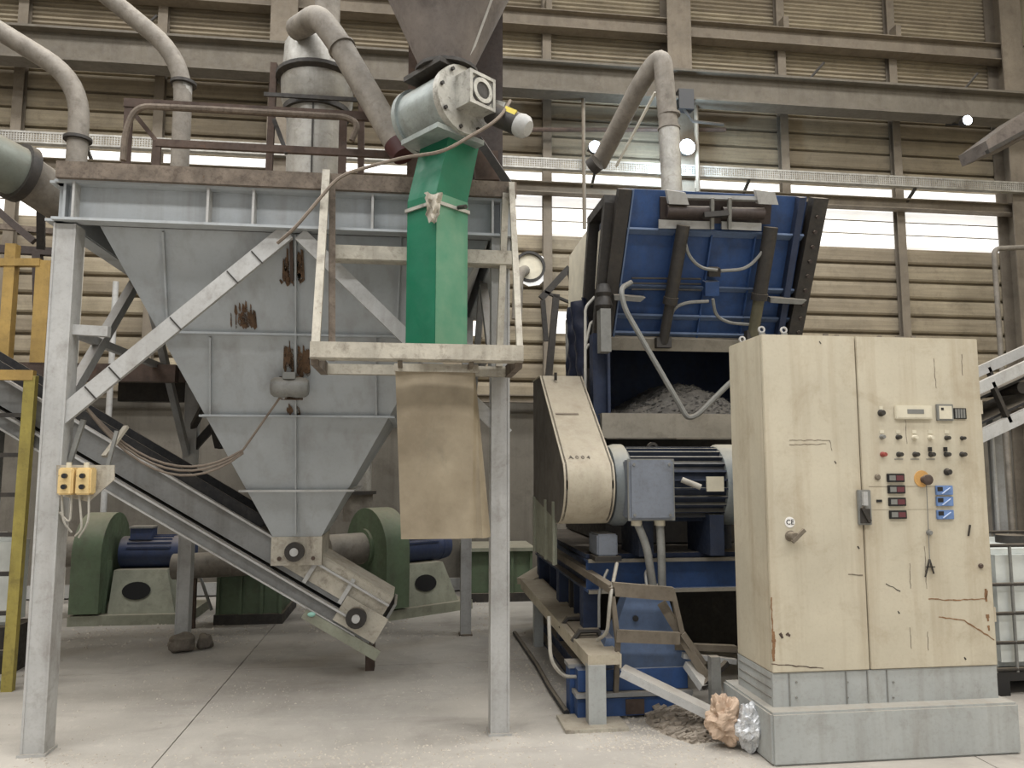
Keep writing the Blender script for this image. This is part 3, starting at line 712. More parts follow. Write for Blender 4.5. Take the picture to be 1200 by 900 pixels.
# ------------------------------------------------------------------ rotary valve
ax = V((math.sin(math.radians(38)), -math.cos(math.radians(38)), .02)).normalized(); sd = V((ax.y, -ax.x, 0)).normalized()
vc = at(523, 128, y=4.42)
rv = thing('rotary_valve', 'grey rotary valve with gearbox and round flange above the green chute', 'valve', vc - V((0, 0, .22)))
MB().cyl(vc - ax * .26, vc + ax * .12, .185, n=28).build('housing', VALVE, rv)
MB().cyl(vc - ax * .275, vc - ax * .24, .205, n=28).build('rear_flange', VALVE, rv)
fl = MB().cyl(vc + ax * .12, vc + ax * .165, .205, n=28).build('front_flange', ALUM, rv)
for k in range(8):
    a = 2 * math.pi * k / 8 + .2; p = vc + ax * .165 + (sd * math.cos(a) + V((0, 0, 1)) * math.sin(a)) * .18
    MB().cyl(p, p + ax * .015, .012, n=6).build('bolt', DARK, fl)
tb_ = MB(); tb_.bar(vc - ax * .2 + V((0, 0, .2)), vc + ax * .14 + V((0, 0, .2)), .34, .03); tb_.build('top_flange', DARK, rv, smooth=False)
MB().bar(vc - ax * .2 - V((0, 0, .2)), vc + ax * .14 - V((0, 0, .2)), .36, .03).build('bottom_flange', VALVE, rv, smooth=False)
g0 = vc + ax * .19 + sd * -.03 + V((0, 0, .02))
gb = MB().bar(g0 - ax * .03, g0 + ax * .09, .2, .2).build('gearbox', ALUM, rv, smooth=False)
fz = g0 + ax * .09
for s1, s2 in ((1, 0), (-1, 0), (0, 1), (0, -1)):
    if s1: MB().bar(fz + sd * .09 * s1 - V((0, 0, .1)), fz + sd * .09 * s1 + V((0, 0, .1)), .02, .02, ax).build('gearbox_rib', ALUM, gb, smooth=False)
    else: MB().bar(fz + V((0, 0, .09 * s2)) - sd * .1, fz + V((0, 0, .09 * s2)) + sd * .1, .02, .02, ax).build('gearbox_rib', ALUM, gb, smooth=False)
MB().ring(fz, fz + ax * .012, .05, .075, 20).build('bearing_ring', ALUM, gb)
MB().cyl(fz - ax * .01, fz + ax * .006, .045, n=16).build('shaft_hub', DARK, gb)
MB().cyl(fz, fz + ax * .004, .088, n=20).build('face_recess', DARK, gb)
m0 = at(575, 132, y=4.36); m1 = at(622, 152, y=4.22); md = (m1 - m0).normalized()
mo = MB().cyl(m0, m0.lerp(m1, .72), .065, n=18).build('motor', DARK, rv)
MB().lathe([(.066, 0), (.07, .02), (.066, .05), (.045, .075), (.01, .08)], m0.lerp(m1, .7), md, 18).build('fan_cover', FRAME, mo)
mt = m0.lerp(m1, .45)
MB().bar(mt + V((0, -.06, .02)) - md * .04, mt + V((0, -.06, .02)) + md * .04, .012, .05).build('rating_plate', YTAG, mo, smooth=False)
MB().bar(m0.lerp(m1, .15) + V((0, 0, .05)), m0.lerp(m1, .4) + V((0, 0, .06)), .07, .06).build('terminal_box', ALUM, mo, smooth=False)

# conical hopper over the valve
cb, ctop = vc + V((0, 0, .215)), at(522, -120, y=4.55)
cn = thing('steel_cone', 'brown dusty steel cone feeding the rotary valve from above', 'cone', cb)
n = 28; r0, r1 = .16, .74; zt = 5.25
MB().lathe([(r0, 0), (r0, .04), (r1, zt - cb.z)], cb, n=n, caps=False).build('shell', CONE, cn)
MB().lathe([(r0 + .03, -.0), (r0 + .03, .02), (r0, .02)], cb, n=n).build('collar', DARK, cn)
MB().bar(cb + V((r0 * .8, -r0 * .6, .06)), V((cb.x + r1 * .8, cb.y - r1 * .6, zt)), .02, .014).build('seam', FRAME, cn, smooth=False)
MB().lathe([(r1, 0), (r1 + .03, 0), (r1 + .03, .03), (r1, .03)], (cb.x, cb.y, zt), n=n, caps=False).build('rim', CONE, cn)

# rusty posts behind the cone that carry it
rf = thing('cone_stand', 'rusty brown steel stand holding the cone above the hopper deck', 'stand', (.3, 5.0, 3.38))
for px0, px1, y in ((556, 589, 5.0), (478, 492, 5.1)):
    a, b = at(px0, 120, y=y).x, at(px1, 120, y=y).x
    MB().ibeam(((a + b) / 2, y + .07, 3.38), ((a + b) / 2, y + .07, 5.3), b - a, .14, .016, up=(0, 1, 0)).build('post', MACH if px0 > 500 else RUST, rf, smooth=False)
MB().bar(at(562, 165, y=4.85), at(600, 222, y=4.75), .06, .05).build('strut', DARK, rf, smooth=False)
MB().bar((-.1, 5.05, 5.2), (.6, 5.05, 5.2), .12, .12).build('cross_beam', RUST, rf, smooth=False)
MB().bar(at(556, 195, y=4.95), at(584, 195, y=4.95), .05, .2).build('foot_block', RUST, rf, smooth=False)

# ------------------------------------------------------------------ cyclone on the deck
yc = 6.0; cc = at(371, 150, y=yc); cz = 3.34
cyc = thing('cyclone', 'galvanised cyclone drum with a wide ring on the hopper deck', 'cyclone', (cc.x, yc, cz))
z_ = lambda py: at(371, py, y=yc).z
MB().lathe([(.215, cz), (.23, z_(152)), (.235, z_(134))], (cc.x, yc, 0), n=28).build('lower_drum', GALV, cyc)
MB().lathe([(.235, z_(130)), (.275, z_(122)), (.285, z_(98))], (cc.x, yc, 0), n=28).build('hood', GALV, cyc)
MB().lathe([(.285, z_(99)), (.325, z_(96)), (.325, z_(92)), (.28, z_(90))], (cc.x, yc, 0), n=28).build('ring_flange', DARK, cyc)
MB().lathe([(.275, z_(92)), (.265, z_(58)), (.22, z_(46)), (.12, z_(40))], (cc.x, yc, 0), n=28).build('upper_drum', GALV, cyc)
MB().cyl((cc.x + .06, yc, z_(42)), (cc.x + .06, yc, z_(-40)), .1, n=18).build('top_pipe', DUCT, cyc)
MB().bar((cc.x + .0, yc - .22, cz + .05), (cc.x + .0, yc - .238, z_(136)), .012, .01).build('seam', DARK, cyc, smooth=False)
for sx in (-.36, .36):
    MB().bar((cc.x + sx, yc, cz), (cc.x + sx * .95, yc, z_(78)), .05, .05).build('leg', RUST, cyc, smooth=False)
MB().bar((cc.x - .36, yc - .26, z_(132)), (cc.x + .36, yc - .26, z_(132)), .02, .03).build('band', DARK, cyc, smooth=False)
MB().ring((cc.x, yc, z_(136)), (cc.x, yc, z_(130)), .23, .262, 28).build('lower_flange', DARK, cyc)
dd = [at(348, 34, y=5.75), at(373, 18, y=5.4), at(398, 52, y=5.3), at(466, 170, y=5.05)]
dg = thing('slanting_duct', 'dusty round duct slanting from the cyclone down to the rotary valve', 'duct', dd[-1])
MB().tube(fillet(dd, .12), .088, 20).build('pipe', DUCT, dg)
e0 = (dd[3] - dd[2]).normalized()
MB().cyl(dd[3] - e0 * .01, dd[3] + e0 * .1, .092, .08, n=20).build('rubber_cuff', MAROOND, dg)
MB().ring(dd[2].lerp(dd[3], .03), dd[2].lerp(dd[3], .03) + e0 * .02, .085, .1, 20).build('joint_ring', DUCT, dg)

# upright ducts on the left
def bent_duct(pts, r, label, flange, name='bent_duct'):
    t = thing(name, label, 'duct', pts[0]); MB().tube(fillet(pts, .35, 8), r, 18).build('pipe', DUCT, t)
    MB().ring(flange, flange + V((0, 0, .025)), r * .95, r + .03, 20).build('flange', DARK, t)
    MB().cyl(pts[0], flange, r * .96, n=18).build('lower_pipe', GALV, t)
    return t
p0 = at(91, 165, y=6.6); b0 = V((p0.x, 6.6, 2.56)); 
bent_duct([b0, V((p0.x, 6.6, at(92, 95, y=6.6).z)), at(-40, 12, y=6.6)], .08, 'dusty bent duct rising behind the left end of the hopper deck', V((p0.x, 6.6, p0.z)))
p0 = at(215, 100, y=6.3); b0 = V((p0.x, 6.3, 3.34))
bent_duct([b0, V((p0.x, 6.3, at(215, 70, y=6.3).z)), at(70, -50, y=6.3)], .072, 'dusty bent duct rising through the rusty railing', V((p0.x, 6.3, p0.z)))

p_ = at(93, 300, y=9.68); MB().cyl((p_.x, 9.68, 0), (p_.x, 9.68, at(93, 272, y=9.68).z), .055, n=12).build('white_downpipe', WHITE, None, 'white downpipe standing behind the left front post', 'pipe')
p_ = at(132, 400, y=9.68); MB().cyl((p_.x, 9.68, 0), (p_.x, 9.68, at(132, 330, y=9.68).z), .035, n=10).build('thin_downpipe', FRAME, None, 'thin pale downpipe behind the diagonal brace', 'pipe')
# large flanged pipe at the far left
bp = thing('large_pipe', 'large grey-green flanged pipe passing behind the left post', 'pipe', at(30, 250, y=6.8))
a, b = at(-55, 165, y=5.9), at(24, 203, y=6.3); d = (b - a).normalized()
MB().tube([a, b], .2, 24).build('front_pipe', PIPEG, bp)
MB().ring(b - d * .04, b + d * .03, .19, .235, 26).build('flange', DARK, bp)
MB().tube([b, at(130, 275, y=7.1)], .18, 24).build('rear_pipe', DUCT, bp)
MB().bar((at(48, 232, y=6.75)), (at(48, 292, y=6.9)), .06, .06).build('saddle', DARK, bp, smooth=False)

pr_ = thing('pipe_rack', 'dusty brown steel rack below the large grey-green pipe', 'rack', at(20, 330, y=7.2))
for a_, b_, w in (((-40, 290), (92, 297), .07), ((-20, 232), (40, 283), .06), ((-40, 262), (70, 272), .05), ((44, 290), (46, 430), .07), ((-10, 300), (-10, 430), .07)):
    MB().bar(at(*a_, y=7.25), at(*b_, y=7.25), w * (.7 + .001 * abs(a_[0]) + .0007 * a_[1]), w).build('bar', MACH if w > .055 else RUSTD, pr_, smooth=False)
# rusty railing on the deck
rl = thing('deck_railing', 'rusty brown railing on the hopper deck', 'railing', (-1.2, 5.4, 3.38))
ry = 5.35
for px, z1 in ((150, 122), (185, 165), (402, 135)):
    x = at(px, 150, y=ry).x; MB().bar((x, ry, 3.34), (x, ry, at(px, z1, y=ry).z), .055, .022).build('post', RUST, rl, smooth=False)
zt1, zt2 = at(150, 121, y=ry).z, at(150, 166, y=ry).z; xa, xb = at(146, 120, y=ry).x, at(440, 136, y=ry).x
MB().bar((xa, ry, zt1), (xb, ry, zt1), .036, .06).build('top_rail', RUST, rl, smooth=False)
MB().bar((at(183, 165, y=ry).x, ry, zt2), (at(475, 180, y=ry).x, ry, zt2), .032, .05).build('mid_rail', RUST, rl, smooth=False)
MB().bar(at(157, 133, y=ry), at(183, 165, y=ry), .025, .03).build('diagonal', RUST, rl, smooth=False)
MB().bar(at(321, 140, y=ry), at(336, 180, y=ry), .03, .03).build('diagonal', DARK, rl, smooth=False)
MB().tube(fillet([at(144, 188, y=ry - .08), at(147, 152, y=ry - .08), at(160, 124, y=ry - .08), at(250, 128, y=ry - .08), at(405, 137, y=ry - .08), at(420, 145, y=ry - .08), at(412, 165, y=ry - .08)], .1), .022, 8).build('pipe_rail', RUSTD, rl)

# ------------------------------------------------------------------ yellow stairs and platform on the left
yf = thing('yellow_guard_frame', 'yellow square-tube guard frame on the rusty platform by the left post', 'frame', at(25, 425, y=6.42))
for px0, px1, py0, py1 in ((34, 54, 305, 428), (-4, 8, 285, 428)):
    a, b = at(px0, py1, y=6.42), at(px1, py0, y=6.42); a0 = at(px0 - 2, py1, y=6.42)
    MB().box(a.x, a.x + .11 if px0 > 0 else a.x + .08, 6.42, 6.5, a.z, b.z).build('upright', YEL, yf, smooth=False)
MB().bar(at(-4, 308, y=6.44), at(48, 308, y=6.44), .06, .06).build('top_bar', YEL, yf, smooth=False)
MB().bar(at(8, 345, y=6.46), at(8, 425, y=6.46), .03, .05).build('grey_post', HOSE, yf, smooth=False)
pf = thing('rusty_platform', 'dark rusty steel platform beam behind the left post', 'platform', at(20, 440, y=6.3))
a = at(-30, 425, y=6.42); zt_p = a.z
MB().bar((-4.2, 6.47, zt_p - .06), (-1.9, 6.47, zt_p - .06), .1, .14).build('edge_beam', RUST, pf, smooth=False)
MB().box(-4.2, -1.5, 6.52, 7.5, zt_p - .03, zt_p).build('deck_plate', RUST, pf, smooth=False)
MB().bar((-2.7, 7.5, zt_p - .1), (-1.3, 7.5, zt_p - .1), .1, .22).build('rear_beam', DARK, pf, smooth=False)
MB().box(-4.1, -4.0, 6.42, 6.52, 0, zt_p - .13).build('leg', RUST, pf, smooth=False)
yl = thing('yellow_ladder', 'worn yellow steel ladder leaning at the platform edge', 'ladder', at(8, 810, z=0))
a, b = at(9, 810, z=0), at(37, 440, y=5.75)
MB().bar(a, b, .075, .05, (0, -1, 0)).build('stringer', YELG, yl, smooth=False)
off = V((-.55, .0, 0)); MB().bar(a + off, b + off, .075, .05, (0, -1, 0)).build('stringer', YELG, yl, smooth=False)
for k in range(1, 8):
    p = a.lerp(b, k / 8.0); MB().bar(p + off, p, .03, .03).build('rung', DARK, yl, smooth=False)
MB().bar(b + V((-.55, 0, .0)), b + V((.02, 0, .0)), .05, .07).build('top_bar', YEL, yl, smooth=False)
wc = at(2, 655, y=6.5)
t = thing('white_canister', 'white plastic canister behind the yellow ladder', 'canister', (wc.x, 6.7, 0))
MB().box(wc.x - .25, wc.x + .05, 6.6, 6.85, .35, wc.z + .15).build('body', IBCW, t, bevel=.03)
MB().cyl((wc.x - .1, 6.7, wc.z + .15), (wc.x - .1, 6.7, wc.z + .19), .03).build('cap', WHITE, t)
MB().box(wc.x - .3, wc.x + .1, 6.55, 6.9, 0, .35).build('stand', DARK, t, smooth=False)

# ------------------------------------------------------------------ inclined conveyor under the hopper
CY0, CY1 = 5.9, 6.36
cv = thing('inclined_conveyor', 'grey inclined belt conveyor running under the hopper outlet', 'conveyor', (-.4, 6.2, 0))
u_a, u_b = at(95, 505, y=CY0), at(452, 715, y=CY0); dirc = V((u_b.x - u_a.x, 0, u_b.z - u_a.z)).normalized(); nrm = V((-dirc.z, 0, dirc.x))
if nrm.z < 0: nrm = -nrm
def along(s_, h): return V((u_b.x, CY0, u_b.z)) - dirc * s_ + nrm * h      # s along belt from tail end, h off the axis
L = 3.75
for y, nm in ((CY0, 'side_panel'), (CY1, 'side_panel')):
    a, b = along(.0, -.045), along(L, -.045); a.y = b.y = y
    MB().bar(a, b, .02, .17, nrm).build(nm, CONV, cv, smooth=False)
    a, b = along(.0, .045), along(L, .045); a.y = b.y = y - .02
    MB().bar(a, b, .06, .015, nrm).build('panel_lip', FRAME, cv, smooth=False)
    a, b = along(-.02, -.21), along(L, -.21); a.y = b.y = y
    MB().bar(a, b, .05, .1, nrm).build('lower_frame', CONV, cv, smooth=False)
    a, b = along(.1, -.165), along(L, -.165); a.y = b.y = y - .02
    MB().bar(a, b, .09, .014, nrm).build('frame_flange', FRAME, cv, smooth=False)
    a, b = along(.1, -.26), along(L, -.26); a.y = b.y = y - .01
    MB().bar(a, b, .07, .012, nrm).build('frame_flange', FRAME, cv, smooth=False)
mid = (CY0 + CY1) / 2
a, b = along(.1, .0), along(L, .0); a.y = b.y = mid
MB().bar(a, b, CY1 - CY0 - .04, .02, nrm).build('belt', BLACK, cv, smooth=False)
a, b = along(.2, -.16), along(L, -.16); a.y = b.y = mid
MB().bar(a, b, CY1 - CY0 - .06, .015, nrm).build('return_belt', BLACK, cv, smooth=False)
for y in (CY0 + .03, CY1 - .03):                                  # rubber skirts over the belt
    a, b = along(1.1, .09), along(L, .09); a.y = b.y = y
    MB().bar(a, b, .02, .08, nrm).build('skirt', BLACK, cv, smooth=False)
a, b = along(.0, .1), along(.95, .1); a.y = b.y = mid
MB().bar(a, b, CY1 - CY0, .02, nrm).build('tail_cover', DIRTYW, cv, smooth=False)
for y in (CY0, CY1):
    a, b = along(.0, .06), along(.95, .06); a.y = b.y = y
    MB().bar(a, b, .03, .08, nrm).build('cover_side', DIRTYW, cv, smooth=False)
for k in (.32, .62):
    a = along(k, -.12); b = along(k, .08); a.y = b.y = CY0 - .02
    MB().bar(a, b, .03, .03, (0, 1, 0)).build('clip', FRAME, cv, smooth=False)
a, b = along(.0, -.03), along(.85, -.03); a.y = b.y = CY0 - .014
MB().bar(a, b, .006, .13, nrm).build('tail_panel', DIRTYW, cv, smooth=False)
# tail pulley, bearing and take-up plate
pz = along(.16, -.14); q = V(pz); q.y = CY1 + .04; pz.y = CY0 - .04
MB().cyl(pz, q, .085, n=20).build('tail_pulley', DARK, cv)
bz = V(pz); bz.y = CY0 - .043
br_ = MB().cyl(bz, bz + V((0, -.05, 0)), .075, n=18).build('bearing', DARK, cv)
MB().cyl(bz + V((0, -.05, 0)), bz + V((0, -.075, 0)), .03, n=14).build('shaft_end', FRAME, br_)
a, b = along(-.05, -.14), along(.3, -.14); a.y = b.y = CY0 - .035
MB().bar(a, b, .015, .2, nrm).build('takeup_plate', DIRTYW, cv, smooth=False)
a, b = along(-.12, -.3), along(.5, -.3); a.y = b.y = CY0 - .03
MB().bar(a, b, .03, .075, nrm).build('takeup_channel', FANGL, cv, smooth=False)
e1, e2 = along(-.04, .07), along(-.04, -.26); e1.y = e2.y = mid
MB().bar(e1, e2, CY1 - CY0, .02, dirc).build('end_plate', HOSE, cv, smooth=False)
a = along(-.06, -.32); a.y = 6.3
MB().box(a.x - .05, a.x + .02, 6.28, 6.42, .0, a.z + .08).build('foot', RUST, cv, smooth=False)
a = along(.45, -.28); a.y = CY0 - .05
MB().ball(a, .022, 1.3, .5, .8, 8).build('reflector', TEALP, cv)
a = along(3.2, -.25); MB().bar((a.x, mid, 0), (a.x, mid, a.z), .08, .08).build('leg', CONV, cv, smooth=False)
MB().bar((a.x - .15, mid, .01), (a.x + .15, mid, .01), .3, .02).build('leg_plate', CONV, cv, smooth=False)

# ------------------------------------------------------------------ fans behind the hopper
def snail_fan(base, rot, R, label, motor=True):
    """centrifugal fan: rolled volute casing, boxed foot with an oval hole, blue motor"""
    t = thing('blower_fan', label, 'fan', base, 'green blower fans behind the hopper'); B_ = V(base)
    M_ = Matrix.Rotation(rot, 3, 'Z')
    def P(x, y, z): return B_ + M_ @ V((x, y, z))
    zc = R + .25
    out = []
    for k in range(25):
        a = math.radians(-90 + k * 270 / 24); r = R * (.78 + .22 * k / 24); out.append((math.cos(a) * r, zc + math.sin(a) * r))
    out += [(-R * 1.0, .12), (-R * .55, .12)]
    MB().prism([P(-.14, y, z) for y, z in out], M_ @ V((.28, 0, 0))).build('volute', FANG, t)
    MB().ring(P(-.17, 0, zc), P(-.13, 0, zc), R * .35, R * .45).build('inlet_ring', FANG, t)
    MB().cyl(P(-.6, 0, zc), P(-.14, 0, zc), R * .36, n=18).build('inlet_pipe', DUCT, t)
    for y in (-R * .7, R * .7):
        MB().bar(P(.15, y, .1), P(.15, y * .7, zc * .9), .03, .05).build('stay', FANG, t, smooth=False)
    hb = MB(); hb.hexa([P(.2, -.36, .1), P(.85, -.36, .1), P(.85, .36, .1), P(.2, .36, .1), P(.2, -.24, .52), P(.72, -.24, .52), P(.72, .24, .52), P(.2, .24, .52)])
    pd = hb.build('motor_pedestal', FANGL, t, smooth=False)
    cpt = P(.45, -.305, .32); tx = M_ @ V((1, 0, 0)); nn = (M_ @ V((0, -.96, .27))).normalized(); ty = nn.cross(tx)
    MB().add([cpt + nn * .004 + tx * math.cos(q) * .14 + ty * math.sin(q) * .09 for q in [2 * math.pi * i / 20 for i in range(20)]], [tuple(range(20))]).build('oval_hole', HOLE, pd, smooth=False)
    MB().bar(P(-.15, 0, .05), P(1.0, 0, .05), .85, .1).build('base_skid', FANGL, t, smooth=False)
    if motor:
        m_ = MB(); m_.cyl(P(.2, 0, .68), P(.8, 0, .68), .165, n=18)
        mm = m_.build('motor', FANB, t)
        for k in range(9):
            a = math.radians(20 + k * 17.5); MB().bar(P(.28, math.cos(a) * .17, .68 + math.sin(a) * .17), P(.72, math.cos(a) * .17, .68 + math.sin(a) * .17), .012, .02).build('cooling_fin', FANB, mm, smooth=False)
        MB().cyl(P(.8, 0, .68), P(.92, 0, .68), .17, .15, n=18).build('fan_cowl', FANB, mm)
        MB().bar(P(.3, -.04, .88), P(.52, -.04, .88), .16, .12).build('terminal_box', FANB, mm, smooth=False)
        MB().bar(P(.29, -.05, .945), P(.53, -.05, .945), .17, .02).build('box_lid', HOSE, mm, smooth=False)
    return t
b0 = at(112, 728, z=0)
snail_fan((b0.x - .02, 8.75, 0), 0, .44, 'green blower fan with blue motor nearest the yellow ladder')
cable(fillet([at(222, 640, y=8.4), at(232, 668, y=8.3), at(248, 715, y=8.3)], .1), .018, HOSE, 'grey cable hanging from the blue fan motor to the floor')
b1 = at(448, 700, z=0)
snail_fan((at(440, 660, y=8.6).x, 8.6, 0), math.radians(33), .46, 'green blower fan behind the lower end of the conveyor')
# duct between fans
dp = thing('floor_duct', 'brown dusty floor-level duct on a thin leg between the fans', 'duct', at(228, 735, z=0))
pa, pb = at(203, 664, y=8.1), at(285, 660, y=8.1)
MB().tube([pa, pb, pb + V((.35, .3, .02))], .125, 16).build('pipe', DUCT, dp)
xl = at(225, 700, y=8.05).x; MB().bar((xl, 8.1, 0), (xl, 8.1, pa.z - .08), .05, .05).build('leg', RUST, dp, smooth=False)
# green cabinets under / behind
def green_box(px0, px1, pyb, pyt, y, d, label):
    a, b = at(px0, pyb, y=y), at(px1, pyt, y=y)
    t = thing('filter_base', label, 'machine base', ((a.x + b.x) / 2, y + d / 2, 0))
    MB().box(a.x, b.x, y, y + d, .1, b.z).build('body', FANG, t, smooth=False)
    w = (b.x - a.x)
    for k in (.0, .36, .7, 1.0):
        MB().box(a.x + w * k - .015, a.x + w * k + .015, y - .03, y, .1, b.z).build('rib', FANG, t, smooth=False)
    MB().box(a.x - .05, b.x + .05, y - .06, y + d + .05, b.z, b.z + .04).build('top_plate', FANGL, t, smooth=False)
    MB().box(a.x - .03, b.x + .03, y - .04, y + d, 0, .1).build('skid', DARK, t, smooth=False)
    return t
green_box(255, 330, 722, 672, 8.25, .9, 'ribbed green machine base behind the conveyor frame')
green_box(548, 622, 705, 645, 9.2, .7, 'ribbed dark green machine base behind the plastic sleeve')
pp = thing('rising_duct', 'brown upright duct behind the conveyor and hopper', 'duct', at(415, 690, y=9.2))
x = at(420, 560, y=9.2).x
MB().cyl((x, 9.2, .95), (x, 9.2, 1.3), .17, n=18).build('pipe', DUCT, pp)
MB().cyl((x, 9.2, 1.26), (x, 9.2, 1.3), .21, n=18).build('flange', DARK, pp)
MB().cyl((x, 9.2, 1.3), (x, 9.2, 3.6), .15, n=18).build('upper_pipe', GALV, pp)
MB().cyl((x, 9.2, 0), (x, 9.2, .95), .06, n=12).build('leg', DARK, pp)
# concrete lumps
def lump(p, r, sq, seed, label):
    m = MB().ball((0, 0, 0), 1, n=12); vs = []
    for v in m.v:
        k = 1 + .35 * noise.noise(v * 1.6 + V((seed, 0, 0))) + .12 * noise.noise(v * 5 + V((0, seed, 0)))
        vs.append(V((v.x * r * sq[0] * k, v.y * r * sq[1] * k, v.z * r * sq[2] * k)))
    lo = min(v.z for v in vs); m.v = [v + V(p) - V((0, 0, lo + .01)) for v in vs]
    return m.build('concrete_lump', ROCK, None, label, 'rock')
lump(at(209, 766, z=0) + V((0, .06, 0)), .1, (1.25, .9, .8), 3, 'large rough concrete lump at the foot of the rear post')
lump(at(238, 762, z=0) + V((0, .05, 0)), .075, (.9, .8, .95), 9, 'small rough concrete lump beside the larger one')
# ------------------------------------------------------------------ blue shredder
sh = thing('shredder', 'large blue industrial shredder with a flared feed hopper and dark open mouth', 'shredder', (2.2, 6.3, 0))
SX0, SX1 = 1.5, 3.02
PT0, PT1 = V((SX0 + .04, 5.42, 3.66)), V((SX1 - .02, 5.42, 3.66)); PB0, PB1 = V((SX0, 5.92, 2.62)), V((SX1, 5.92, 2.62))
nf = (PT0 - PB0).cross(PB1 - PB0).normalized()
if nf.y > 0: nf = -nf
def fp(u, v, o=0.): return PB0.lerp(PB1, u).lerp(PT0.lerp(PT1, u), v) + nf * o
def fpx(px, py, o=0.):                                            # point of the flared front wall at a pixel
    d = at(px, py, y=1.0) - CAM; return CAM + d * ((PB0 - CAM).dot(nf) / d.dot(nf)) + nf * o
MB().prism([fp(0, 0), fp(1, 0), fp(1, 1), fp(0, 1)], -nf * .02).build('hopper_front', BLUE, sh, smooth=False)
for v, w in ((.735, .06), (.36, .05), (.155, .05), (.03, .05)):
    MB().bar(fp(.0, v, w / 2), fp(1, v, w / 2), w, .018, (0, .4, 1)).build('hopper_rib', BLUEL, sh, smooth=False)
for u, mt_ in ((.0, DARK), (.955, BLUED)):
    MB().bar(fp(u, 0, .035), fp(u, 1, .035), .1 if u < .5 else .05, .07, nf).build('hopper_edge', mt_, sh, smooth=False)
MB().bar(fp(.045, 0, .03), fp(.045, 1, .03), .012, .06, nf).build('edge_strip', BLUEL, sh, smooth=False)
for u in (.3, .5, .74):
    MB().bar(fp(u, .0, .02), fp(u, .73, .02), .012, .04, nf).build('hopper_stay', BLUE, sh, smooth=False)
MB().bar(fp(-.06, -.03, .05), fp(1.02, -.03, .05), .1, .08, nf).build('bottom_lip', LEDGE, sh, smooth=False)
MB().bar(fp(1.035, 0, .03), fp(1.06, 1, .02), .12, .09, nf).build('side_flange', DARK, sh, smooth=False)
for k in range(9):
    p = fp(1.05, .08 + k * .1, .07); MB().cyl(p, p + nf * .02, .015, n=6).build('flange_bolt', MACH, sh)
# machinery recess in the top of the wall
rc = MB(); rc.prism([fpx(772, 230, .02), fpx(902, 235, .02), fpx(900, 262, .02), fpx(772, 260, .02)], nf * .02)
rec = rc.build('recess_plate', MACH, sh, smooth=False)
MB().prism([fpx(769, 256, .05), fpx(829, 258, .05), fpx(829, 267, .05), fpx(769, 266, .05)], nf * .02).build('pale_bar', FRAME, rec, smooth=False)
MB().prism([fpx(842, 258, .05), fpx(888, 260, .05), fpx(888, 269, .05), fpx(842, 267, .05)], nf * .02).build('pale_bar', FRAME, rec, smooth=False)
MB().bar(fpx(785, 229, .08), fpx(888, 232, .08), .04, .03).build('tie_rod', GREY, rec, smooth=False)
MB().cyl(fpx(778, 246, .07), fpx(826, 247, .07), .045, n=14).build('roller', MACH, rec)
MB().cyl(fpx(842, 248, .07), fpx(890, 249, .07), .045, n=14).build('roller', MACH, rec)
for px in (829, 849): MB().bar(fpx(px, 230, .1), fpx(px, 266, .1), .025, .03, nf).build('clamp', HOSE, rec, smooth=False)
MB().bar(fpx(818, 250, .12), fpx(846, 248, .12), .05, .04).build('clamp_block', DARK, rec, smooth=False)
for px in (788, 891):
    MB().prism([fpx(px - 12, 221, .06), fpx(px + 10, 224, .06), fpx(px + 14, 238, .06), fpx(px - 9, 237, .06)], nf * .05).build('bracket', FRAME, rec, smooth=False)
# the two hydraulic rams
def ram(a, b, w, mt_):
    r = MB().cyl(a, a.lerp(b, .62), w, n=16).build('ram_barrel', DARK, sh)
    MB().cyl(a.lerp(b, .62), b, w * .8, n=16).build('ram_rod', mt_, r)
    MB().cyl(a.lerp(b, .6), a.lerp(b, .66), w * 1.15, n=16).build('ram_collar', DARK, r)
    MB().bar(b + V((-.06, 0, 0)), b + V((.06, 0, 0)), .06, .08).build('clevis', DARK, r, smooth=False)
ram(fpx(796, 262, .1), fpx(771, 396, .14), .05, DARK); ram(fpx(897, 264, .1), fpx(874, 388, .14), .055, RAMO)
MB().prism([fpx(822, 328, .02), fpx(838, 327, .02), fpx(838, 344, .02), fpx(822, 344, .02)], nf * .07).build('valve_block', BLUE, sh, smooth=False)
MB().prism([fpx(827, 312, .02), fpx(840, 312, .02), fpx(840, 322, .02), fpx(827, 322, .02)], nf * .06).build('valve_cap', DARK, sh, smooth=False)
def hose(pts, o, label, r=.013, mat=HOSE):
    P_ = [fpx(*p, o) for p in pts]
    return cable(fillet(P_, .12, 5), r, mat, label, 'hose', 'hose')
hose([(794, 266), (800, 296), (815, 311), (834, 313)], .12, 'grey hydraulic hose from the valve block up to the nearer ram')
hose([(838, 314), (868, 312), (886, 293), (900, 268)], .12, 'grey hydraulic hose from the valve block up to the farther ram')
hose([(824, 349), (800, 350), (784, 356), (776, 384)], .12, 'grey hydraulic hose curving down from the valve block to the nearer ram')
hose([(829, 346), (832, 366), (848, 374), (876, 376)], .12, 'grey hydraulic hose curving down from the valve block to the farther ram')
for py in (324, 330, 337):
    MB().bar(fpx(738, py, .06), fpx(818, py + 1, .06), .012, .012).build('hydraulic_pipe', DARK, sh, smooth=False)
for px0, px1, py in ((716, 752, 345), (896, 938, 348)):
    MB().prism([fpx(px0, py - 3, .05), fpx(px1, py, .05), fpx(px1 - 6, py + 5, .05), fpx(px0, py + 3, .05)], nf * .06).build('step_plate', HOSE, sh, smooth=False)
